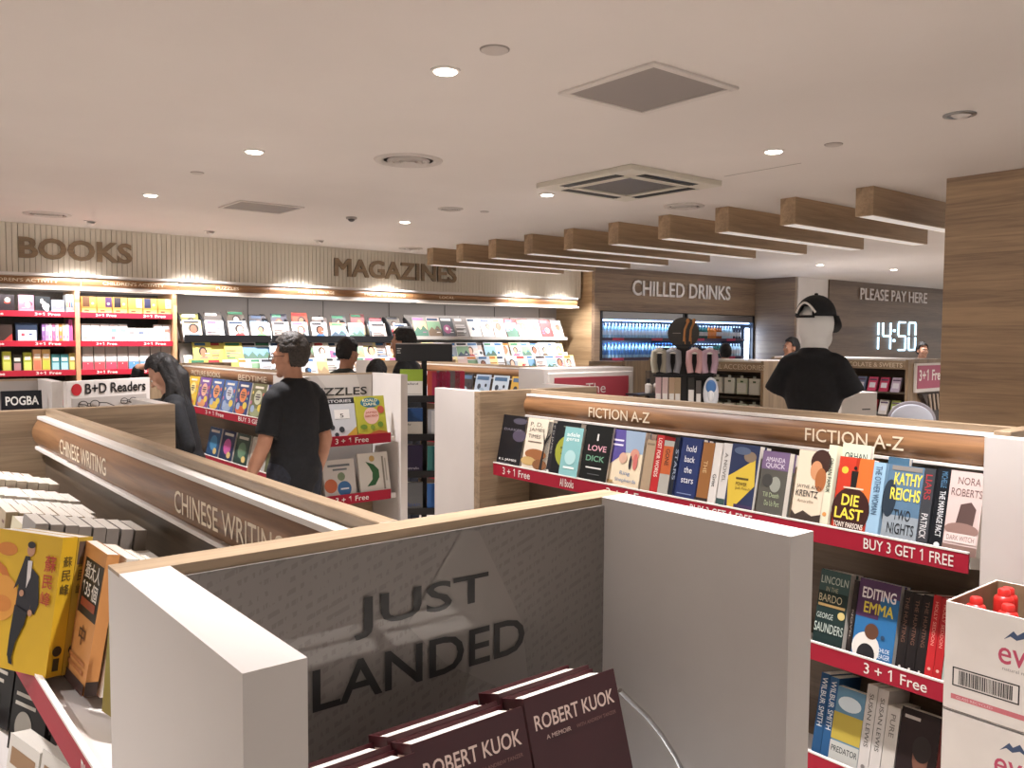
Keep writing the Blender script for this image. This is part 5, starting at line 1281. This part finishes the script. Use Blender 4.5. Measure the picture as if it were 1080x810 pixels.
# ------------------------------------------------------------------ people
def remesh(prims, voxel, m, name, parent, smooth=4, cut=None):
    b = MB()
    for p in prims:
        if p[0] == 'e':
            b.ell(p[1], p[2], m, 20, 12, p[3] if len(p) > 3 else None)
        elif p[0] == 'c':
            _, p0, p1, r0, r1 = p
            b.cyl(p0, p1, r0, r1, m, 24); b.ell(p0, (r0,)*3, m, 16, 10)
        else:
            _, p0, p1, r0, r1 = p
            b.cyl(p0, p1, r0, r1, m, 16); b.ell(p0, (r0,)*3, m, 16, 10); b.ell(p1, (r1,)*3, m, 16, 10)
    o = b.build(name)
    md = o.modifiers.new('r', 'REMESH'); md.mode = 'VOXEL'; md.voxel_size = voxel; md.use_smooth_shade = True
    dg = bpy.context.evaluated_depsgraph_get(); me = bpy.data.meshes.new_from_object(o.evaluated_get(dg))
    bpy.data.objects.remove(o)
    bm = bmesh.new(); bm.from_mesh(me)
    if cut:
        for co, no in cut:
            r = bmesh.ops.bisect_plane(bm, geom=bm.verts[:]+bm.edges[:]+bm.faces[:], plane_co=co, plane_no=no, clear_outer=True)
    for _ in range(smooth):
        bmesh.ops.smooth_vert(bm, verts=bm.verts, factor=.5, use_axis_x=True, use_axis_y=True, use_axis_z=True)
    for f in bm.faces: f.smooth = True
    bm.to_mesh(me); bm.free(); me.materials.clear(); me.materials.append(m)
    o = bpy.data.objects.new(name, me); COL.objects.link(o); o.parent = parent
    return o


V = Vector


def hand_prims(wr, d, n, side, curl=.5):
    """wr wrist, d finger direction, n palm normal, side +1/-1 thumb side"""
    d = d.normalized(); n = (n-d*n.dot(d)).normalized(); s = d.cross(n)*side
    pr = [('k', wr, wr+d*.03, .024, .024)]
    for q in (-.022, -.007, .008, .022):
        pr.append(('k', wr+d*.025+s*q*.8, wr+d*.082+s*q, .014, .0125))
    for q, L_ in ((-.026, .058), (-.009, .072), (.009, .078), (.026, .07)):
        p = wr+d*.084+s*q; a = curl*.5
        for k, f in enumerate((.45, .32, .26)):
            dd = d*math.cos(a)+n*math.sin(a); p2 = p+dd*L_*f
            pr.append(('k', p, p2, .0088-.0008*k, .0082-.0008*k)); p = p2; a += curl*.6
    p = wr+d*.03+s*.026; dd = (d*.75+s*.7+n*.35).normalized(); p2 = p+dd*.042
    pr += [('k', p, p2, .012, .0105), ('k', p2, p2+(d*.95+s*.3+n*.3).normalized()*.03, .0105, .008)]
    return pr


def head_prims(M, female=False):
    E = lambda c, r: ('e', M @ V(c), r, M.to_3x3())
    return [E((0, -.012, .025), (.075, .096, .10)), E((0, .03, -.05), (.054, .062, .062)), E((0, .045, .0), (.062, .055, .07)), ('k', M @ V((0, .09, .012)), M @ V((0, .112, -.022)), .008, .013),
            E((0, .078, .03), (.05, .02, .016)), E((.076, -.008, -.008), (.011, .022, .032)), E((-.076, -.008, -.008), (.011, .022, .032)), E((0, .088, -.056), (.022, .012, .011)), E((0, .075, -.098), (.026, .024, .02)),
            E((.042, .06, -.02), (.022, .02, .022)), E((-.042, .06, -.02), (.022, .02, .022))]


def hair_mesh(M, parent, m, style='short', name='hair'):
    """scalp cap following the skull, opened at the face and cut at the nape"""
    b = MB(); b.ell((0, -.014, .028), (.083, .106, .108), m, 84, 56)
    me_o = b.build(name, parent)
    bm = bmesh.new(); bm.from_mesh(me_o.data)
    def bald(p):
        x, y, z = p; z += noise.noise(V(p)*60)*.006
        if z > .085: return False
        if y > .052: return True                      # forehead
        if y > .012: return z < .085-.75*(.052-y) if y > .03 else z < .03+.2*(y-.012)
        if y > -.022: return z < (.026 if y < .004 else -.012)   # around the ear
        return z < (-.062 if style == 'short' else -.08)+.25*max(0, y+.06)
    bmesh.ops.delete(bm, geom=[v for v in bm.verts if bald(v.co)], context='VERTS')
    for v in bm.verts:
        q = noise.noise(v.co*70)*.004+noise.noise(v.co*22)*.005
        v.co += v.normal*(q+.003)+V((0, 0, max(0, v.co.z-.03)*.14))
    bm.to_mesh(me_o.data); bm.free()
    md = me_o.modifiers.new('s', 'SOLIDIFY'); md.thickness = .014; md.offset = -.6
    me_o.data.polygons.foreach_set('use_smooth', [True]*len(me_o.data.polygons))
    me_o.matrix_local = M
    return me_o


def person(label, loc, rz, sc=1.0, skin=SKIN, hair=HAIRB, top=CLOTHB, yaw=0.0, pitch=0.0, arms=None, voxel=.007, legs=True, hairstyle='short', lean=0.0, long_sleeve=False, head_off=(0, 0, 0)):
    t = thing('person', label, 'person', loc, (0, 0, rz)); t.scale = (sc, sc, sc)
    Lm = Matrix.Translation((0, 0, .95)) @ Matrix.Rotation(-lean, 4, 'X') @ Matrix.Translation((0, 0, -.95))
    U = lambda p: Lm @ V(p)
    hc = U((0, .035, 1.625))+V(head_off)
    HM = Matrix.Translation(hc) @ Matrix.Rotation(yaw, 4, 'Z') @ Matrix.Rotation(-pitch, 4, 'X')
    arms = arms or {}
    el = {1: V((.225, -.03, 1.13)), -1: V((-.225, -.03, 1.13))}; wr = {1: V((.235, .05, .89)), -1: V((-.235, .05, .89))}
    hd_ = {1: V((0, .2, -1)), -1: V((0, .2, -1))}; hn = {1: V((-1, 0, 0)), -1: V((1, 0, 0))}
    for s, (e_, w_, dd, nn) in arms.items():
        el[s], wr[s], hd_[s], hn[s] = V(e_), V(w_), V(dd), V(nn)
    R3 = Lm.to_3x3()
    torso = [('e', U((0, 0, 1.30)), (.145, .105, .2), R3), ('e', U((0, .0, 1.12)), (.14, .105, .2), R3), ('e', V((0, 0, .97)), (.15, .112, .14)),
             ('k', U((-.105, -.01, 1.405)), U((.105, -.01, 1.405)), .058, .058), ('e', U((0, -.015, 1.42)), (.1, .07, .07), R3)]
    shd = {s: U((s*.152, -.01, 1.375)) for s in (1, -1)}
    armk = {s: [('k', shd[s], el[s], .058, .044)] for s in (1, -1)}
    body = torso+[('k', U((0, -.01, 1.42)), hc+V((0, -.01, -.03)), .058, .053)]+head_prims(HM)
    for s in (1, -1):
        body += [('k', shd[s], el[s], .05, .042), ('k', el[s], el[s]*.55+wr[s]*.45, .042, .041), ('k', el[s]*.55+wr[s]*.45, wr[s], .041, .027)]+hand_prims(wr[s], hd_[s], hn[s], 1 if s > 0 else -1)
        body += [('k', V((s*.085, 0, .92)), V((s*.095, .01, .5)), .082, .055), ('k', V((s*.095, .01, .5)), V((s*.1, -.02, .1)), .055, .038), ('k', V((s*.1, -.02, .06)), V((s*.11, .13, .035)), .036, .03)]
    remesh(body, voxel, skin, 'body', t)
    inf = .02
    shirt = [('e', p[1], tuple(r+inf for r in p[2]), *(p[3:])) if p[0] == 'e' else ('k', p[1], p[2], p[3]+inf, p[4]+inf) for p in torso]
    shirt += [('k', V((0, 0, .98)), V((0, 0, .86)), .12, .12), ('e', V((0, .0, .9)), (.166, .126, .08)), ('e', U((0, 0, 1.2)), (.16, .122, .22), R3)]
    for s in (1, -1):
        end = shd[s].lerp(el[s], .78) if not long_sleeve else el[s]
        shirt.append(('k' if long_sleeve else 'c', shd[s], end, .07, .066 if not long_sleeve else .055))
        if long_sleeve: shirt.append(('k', el[s], el[s].lerp(wr[s], .92), .055, .042))
    remesh(shirt, max(voxel, .008), top, 'top', t, 5)
    tr = []
    for s in (1, -1):
        tr += [('k', V((s*.085, 0, .95)), V((s*.095, .01, .5)), .1, .072), ('k', V((s*.095, .01, .5)), V((s*.1, -.015, .09)), .072, .06)]
    tr.append(('e', V((0, 0, .93)), (.172, .122, .12)))
    remesh(tr, .012, CLOTHN, 'trousers', t, 4)
    for s in (1, -1):
        remesh([('k', V((s*.1, -.03, .05)), V((s*.11, .14, .04)), .05, .04)], .01, BLACK, 'shoe', t, 3)
    hair_mesh(HM, t, hair, hairstyle)
    for s in (1, -1):
        b = MB(HM); b.ell((s*.031, .083, .008), (.014, .012, .010), mat('#d8d0c8', .3), 12, 8); b.ell((s*.031, .093, .008), (.006, .004, .006), mat('#2a1c14', .2), 10, 6); b.build('eye', t, True)
        b = MB(HM); b.tube([(s*.014, .098, .03), (s*.03, .1, .034), (s*.05, .09, .028)], .004, hair, 6); b.build('eyebrow', t, True)
    return t, HM


# man in black, back to us, looking left
man, HM = person('man in a black T-shirt and glasses looking left, his back to the camera', (2.12, 4.62, 0), math.radians(14), .972, SKIN, HAIRG, CLOTHB, math.radians(28), math.radians(6),
                 {-1: ((-.228, -.01, 1.12), (-.245, .12, .9), (-.05, .35, -1), (1, 0, 0)), 1: ((.222, -.02, 1.12), (.225, .07, .88), (0, .2, -1), (-1, 0, 0))}, .006)
gl = MB(HM); m_ = mat('#5a2c1c', .3)
for s in (-1, 1):
    gl.tube([(s*.034+.024*math.cos(q*PI/8), .108, .004+.018*math.sin(q*PI/8)) for q in range(17)], .0025, m_, 6)
    gl.tube([(s*.058, .106, .012), (s*.08, .05, .012), (s*.082, -.01, .008)], .0025, m_, 6)
gl.tube([(-.011, .109, .006), (0, .112, .009), (.011, .109, .006)], .002, m_, 6)
gl.build('glasses', man, True)
# woman bowing her head, hand in her hair
wom, HM = person('woman with long black hair, head bowed and one hand in her hair', (1.79, 5.50, 0), math.radians(66), .905, SKIN2, HAIRB, CLOTHB, 0, math.radians(38),
                 {1: ((.21, .38, 1.36), (.06, .315, 1.655), (-.05, -.95, .22), (0, -.25, -1))}, .006, lean=.16, long_sleeve=True)
lh = []
for s in (-1, 1):
    lh += [('k', HM @ V((s*.07, -.03, .06)), HM @ V((s*.085, .0, -.08)), .028, .03), ('k', HM @ V((s*.085, .0, -.08)), HM @ V((s*.085, .0, -.08))+V((s*.02, .01, -.25)), .032, .024)]
lh += [('k', HM @ V((0, -.07, .05)), HM @ V((0, -.09, -.08)), .045, .045), ('k', HM @ V((0, -.09, -.08)), HM @ V((0, -.09, -.08))+V((0, -.03, -.22)), .045, .035), ('k', HM @ V((.05, -.07, .05)), HM @ V((.06, -.08, -.08))+V((.02, -.02, -.2)), .05, .035), ('k', HM @ V((-.05, -.07, .05)), HM @ V((-.06, -.08, -.08))+V((-.02, -.02, -.2)), .05, .035)]
remesh(lh, .008, HAIRB, 'long_hair', wom, 4)
person('man in a dark olive shirt with short black hair, turned right behind the PUZZLES display', (3.40, 6.42, 0), math.radians(-75), .955, SKIN, HAIRB, CLOTHG, 0, math.radians(18), voxel=.008)
person('person bending low, only black hair showing over the PUZZLES display', (3.36, 5.86, 0), math.radians(-60), .86, SKIN, HAIRB, CLOTHB, 0, math.radians(35), voxel=.009, hairstyle='long')
person('person with black hair behind the black header of the book spinner', (3.92, 6.28, 0), math.radians(35), 1.01, SKIN, HAIRB, CLOTHB, 0, math.radians(5), voxel=.009)
person('dark haired person in front of the right chiller', (9.58, 7.18, 0), math.radians(-40), .925, SKIN, HAIRB, CLOTHB, 0, math.radians(5), voxel=.01)
person('dark haired person beyond the mannequin, facing left', (9.95, 6.38, 0), math.radians(60), .975, SKIN, HAIRB, CLOTHG, 0, 0, voxel=.01)
cas, HM = person('cashier with dark hair raising one hand behind the pay counter', (13.34, 6.3, 0), math.radians(150), .945, SKIN2, HAIRB, CLOTHB, 0, 0,
       {-1: ((-.29, .12, 1.36), (-.30, .2, 1.59), (.1, .2, 1), (0, 1, 0))}, .008, hairstyle='long')

# ------------------------------------------------------------------ mannequin
MQ = Vector((3.54, 2.16, 0)); rzm = math.radians(-72)
t = thing('mannequin', 'white mannequin bust in a black T-shirt and black cap', 'mannequin', MQ, (0, 0, rzm))
hz = 1.752
HMm = Matrix.Translation((0, .02, hz)) @ Matrix.Rotation(math.radians(-14), 4, 'Z')
R3 = HMm.to_3x3()
pr = [('e', HMm @ V((0, -.005, .02)), (.078, .094, .105), R3), ('e', HMm @ V((0, .03, -.045)), (.058, .062, .06), R3), ('e', HMm @ V((0, .085, -.01)), (.012, .02, .03), R3), ('k', V((0, -.005, 1.60)), HMm @ V((0, -.01, -.03)), .058, .062),
      ('e', V((0, 0, 1.48)), (.12, .09, .16)), ('k', V((-.09, -.01, 1.585)), V((.09, -.01, 1.585)), .042, .042), ('k', V((-.12, -.01, 1.565)), V((-.155, .0, 1.475)), .04, .036), ('k', V((.12, -.01, 1.565)), V((.155, .0, 1.475)), .04, .036), ('e', V((0, 0, 1.3)), (.11, .08, .12))]
remesh(pr, .007, MANNEQ, 'body', t)
sh = [('e', V((0, 0, 1.47)), (.135, .105, .17)), ('k', V((-.085, -.01, 1.592)), V((.085, -.01, 1.592)), .052, .052), ('e', V((0, -.012, 1.635)), (.075, .068, .04)), ('e', V((0, 0, 1.3)), (.12, .1, .16)), ('k', V((0, 0, 1.3)), V((0, 0, 1.1)), .11, .11), ('e', V((0, 0, 1.12)), (.13, .1, .1))]
for sd in (-1, 1):
    sh += [('c', V((sd*.108, -.01, 1.582)), V((sd*.172, .0, 1.452)), .05, .058)]
remesh(sh, .008, CLOTHB, 'shirt', t, 3)
# cap with an arched opening at the back
b = MB(HMm); prof = []
nu, nv = 32, 10; vs, fs = [], []
for j in range(nv+1):
    ph = PI/2*j/nv
    for i in range(nu):
        a_ = 2*PI*i/nu
        vs.append((.086*math.cos(ph*.98)*math.cos(a_), -.006+.106*math.cos(ph*.98)*math.sin(a_), .055+.098*math.sin(ph)))
for j in range(nv):
    for i in range(nu):
        am = 2*PI*(i+.5)/nu
        if j in (0, 1, 2) and abs(((am-1.5*PI+PI) % (2*PI))-PI) < (.46, .42, .3)[j]:
            continue
        fs.append((j*nu+i, j*nu+(i+1) % nu, (j+1)*nu+(i+1) % nu, (j+1)*nu+i))
b.add(vs, fs, CLOTHB); cap = b.build('cap', t, 60)
md = cap.modifiers.new('s', 'SOLIDIFY'); md.thickness = .004
b = MB(HMm); n = 14; ps = []
for i in range(n+1):
    a_ = PI*i/n; ps.append((.08*math.cos(a_), .05+.12*math.sin(a_)*1.0, .058-.075*math.sin(a_)))
inner = [(.084*math.cos(PI*i/n), .0+.098*math.sin(PI*i/n), .058) for i in range(n+1)]
vs = ps+inner; b.add(vs, [(i, i+1, n+2+i, n+1+i) for i in range(n)], CLOTHB); br = b.build('brim', t, 60)
md = br.modifiers.new('s', 'SOLIDIFY'); md.thickness = .005
b = MB(HMm); b.tube([(.088*math.sin(q), -.006-.108*math.cos(q)*1.0, .062+.052*math.cos(q*2.6)) for q in [(-.55+1.1*i/12) for i in range(13)]], .005, WHITETXT, 6); b.build('opening_binding', t, True)
b = MB(HMm); b.tube([(.09*math.sin(q), -.006-.107*math.cos(q), .052) for q in [(-.5+1.0*i/8) for i in range(9)]], .006, CLOTHB, 6); b.ell((0, -.006, .156), (.009, .009, .006), CLOTHB, 12, 8); b.build('strap', t, True)
b = MB(); b.cyl((0, 0, .03), (0, 0, 1.1), .02, .02, STEEL, 16); b.build('stand_pole', t, True)
b = MB(); b.lathe([(.17, 0), (.17, .02), (.03, .035)], (0, 0, 0), STEEL, 30); b.build('stand_base', t, True)

# oval sign, white carton on a plinth
ov = at(962, 424, 'x', 4.55)
t = thing('oval_sign', 'white oval sign with a grey rim standing behind FICTION A-Z', 'sign', (4.55, ov.y, 0), (0, 0, -math.radians(62)))
b = MB(); b.ell((0, 0, ov.z-.095), (.118, .008, .1), mat('#a09aa0', .4), 40, 20); b.build('rim', t, True)
b = MB(); b.ell((0, -.006, ov.z-.1), (.106, .008, .088), mat('#d6dae6', .4), 40, 20); b.build('face', t, True)
b = MB()
for k in range(5): b.box(-.07, -.0152, ov.z-.095-.013*k, .07-.01*k, -.0145, ov.z-.0915-.013*k, mat('#6a7080', .5))
b.build('print', t)
b = MB(); b.cyl((0, 0, .02), (0, 0, ov.z-.18), .012, .012, STEEL, 12); b.build('pole', t, True)
b = MB(); b.lathe([(.12, 0), (.12, .015), (.02, .025)], (0, 0, 0), STEEL, 24); b.build('base', t, True)
t = thing('display_plinth', 'oak display plinth behind the mannequin', 'plinth', (4.62, 2.62, 0), (0, 0, -.3))
b = MB(); b.box(-.22, -.18, 0, .22, .2, 1.13, OAK_Z, .003); b.build('carcass', t)
b = MB(); b.box(-.23, -.19, 1.13, .23, .21, 1.15, OAK_X, .002); b.build('top_board', t)
t = thing('carton', 'white carton with a black printed label to the right of the mannequin', 'box', (4.62, 2.62, 1.15), (0, 0, -.3))
b = MB(); b.box(-.13, -.12, 0, .13, .12, .25, CARD, .002); b.build('box', t)
b = MB(); b.box(.02, -.1205, .03, .1, -.12, .07, mat('#2a2826', .5)); b.box(.02, -.1205, .1, .1, -.12, .11, mat('#3a3836', .5)); b.box(.02, -.1205, .15, .08, -.12, .157, mat('#3a3836', .5)); b.build('printed_label', t)
for i in range(3):
    q = Matrix.Rotation(-.3, 3, 'Z') @ V((-.07+.06*i, .0, .25)); b = MB(); b.box(-.028, -.05, 0, .028, .05, .018, mat(['#a8323c', '#b8b0a8', '#b04048'][i], .4), .002); o = b.build('snack_pack')
    tag(o, ['left red', 'pale middle', 'right red'][i]+' snack pack lying on the white carton', 'snack', 'snack packs on the white carton'); o.location = V((4.62, 2.62, 1.15))+q; o.rotation_euler = (0, 0, -.3)

# ------------------------------------------------------------------ water cartons at the right edge
BX0, BX1, BY0, BY1 = 2.05, 2.335, .50, .89
t = thing('display_plinth', 'low oak plinth under the water cartons', 'plinth', (2.2, .7, 0))
b = W(t); b.box(BX0, BY0, 0, BX1, BY1, .572, OAK_Z, .003); b.build('carcass', t)
def carton(label, z0, z1, opened):
    t = thing('water_carton', label, 'box', (BX0, BY1, z0))
    L_ = BY1-BY0; D = BX1-BX0; h = z1-z0
    b = MB(); th = .004
    b.box(0, -L_, 0, th, 0, h, CARD, .0008); b.box(D-th, -L_, 0, D, 0, h, CARD, .0008); b.box(th, -th, 0, D-th, 0, h, CARD); b.box(th, -L_, 0, D-th, -L_+th, h, CARD); b.box(th, -L_+th, 0, D-th, -th, .004, CARDB)
    if opened:
        b.box(th, -L_+th, .1, th+.0015, -th, h-.001, CARDB); b.box(D-th-.0015, -L_+th, .1, D-th, -th, h-.001, CARDB); b.box(th, -th-.0015, .1, D-th, -th, h-.001, CARDB)
    else:
        b.box(0, -L_, h-.004, D, 0, h, CARD)
    b.build('board', t)
    b = MB(); bl = mat('#3a4a66', .5); b.poly([(-.0004, y_-.03, z_) for y_, z_ in ((-.098, .198), (-.118, .222), (-.126, .214), (-.14, .226), (-.158, .202), (-.14, .21), (-.125, .202), (-.112, .208))], bl); b.build('mountain_mark', t)
    b = MB(); b.text('evian', (-.0004, -.118, .142), (0, -.13, 0), (0, 0, .052), mat('#b0455c', .5), .006); b.text('natural mineral water', (-.0004, -.128, .128), (0, -.11, 0), (0, 0, .008), mat('#8a8480', .5)); b.build('brand_lettering', t)
    b = MB(); k_ = mat('#23201f', .6); q = random.Random(3)
    for (a_, c_, d_, e_) in ((-.02, .058, -.165, .061), (-.02, .1, -.165, .103), (-.02, .058, -.023, .103), (-.162, .058, -.165, .103)): b.poly([(-.0004, a_, c_), (-.0004, d_, c_), (-.0004, d_, e_), (-.0004, a_, e_)], k_)
    y = -.034
    while y > -.15:
        w_ = q.choice((.001, .0015, .0028)); b.poly([(-.0004, y, .064), (-.0004, y-w_, .064), (-.0004, y-w_, .097), (-.0004, y, .097)], k_); y -= w_+q.choice((.001, .0018))
    b.build('barcode', t)
    b = MB(); b.poly([(-.0004, -.018, .026), (-.0004, -.3, .026), (-.0004, -.3, .038), (-.0004, -.018, .038)], mat('#bf6a70', .5)); b.text('GLASS RECYCLED', (-.0006, -.03, .029), (0, -.08, 0), (0, 0, .006), mat('#d8b8b8', .5)); b.build('pink_band', t)
    return t


carton('opened white evian carton on top, red bottle caps showing', .83, 1.085, True)
carton('closed white evian carton beneath the opened one', .574, .828, False)
redcap = mat('#c62a24', .35)
for i, (dx, dy, zt) in enumerate(((.055, -.045, .0), (.055, -.115, .0), (.055, -.185, -.004), (.055, -.255, -.002), (.135, -.075, .012), (.135, -.15, .004), (.2, -.06, .0), (.2, -.13, .01), (.2, -.22, .0))):
    t = thing('water_bottle', 'red capped water bottle in the open carton, '+['front left corner', 'front row second', 'front row third', 'front row fourth', 'middle row left', 'middle row right', 'back row left', 'back row middle', 'back row right'][i], 'bottle', (BX0+dx, BY1+dy, .836), group='red capped bottles in the open carton')
    hh = .235+zt
    b = MB(); b.lathe([(.03, 0), (.032, .01), (.032, .13), (.026, .17), (.015, hh-.045), (.014, hh-.035)], (0, 0, 0), mat('#b8c4d0', .1), 18); b.build('bottle', t, True)
    b = MB(); b.lathe([(.022, hh-.035), (.022, hh-.002), (.0195, hh+.004), (.0145, hh+.007), (.0135, hh+.02), (.011, hh+.023), (.0005, hh+.023)], (0, 0, 0), redcap, 20, False); b.build('cap', t, 40)
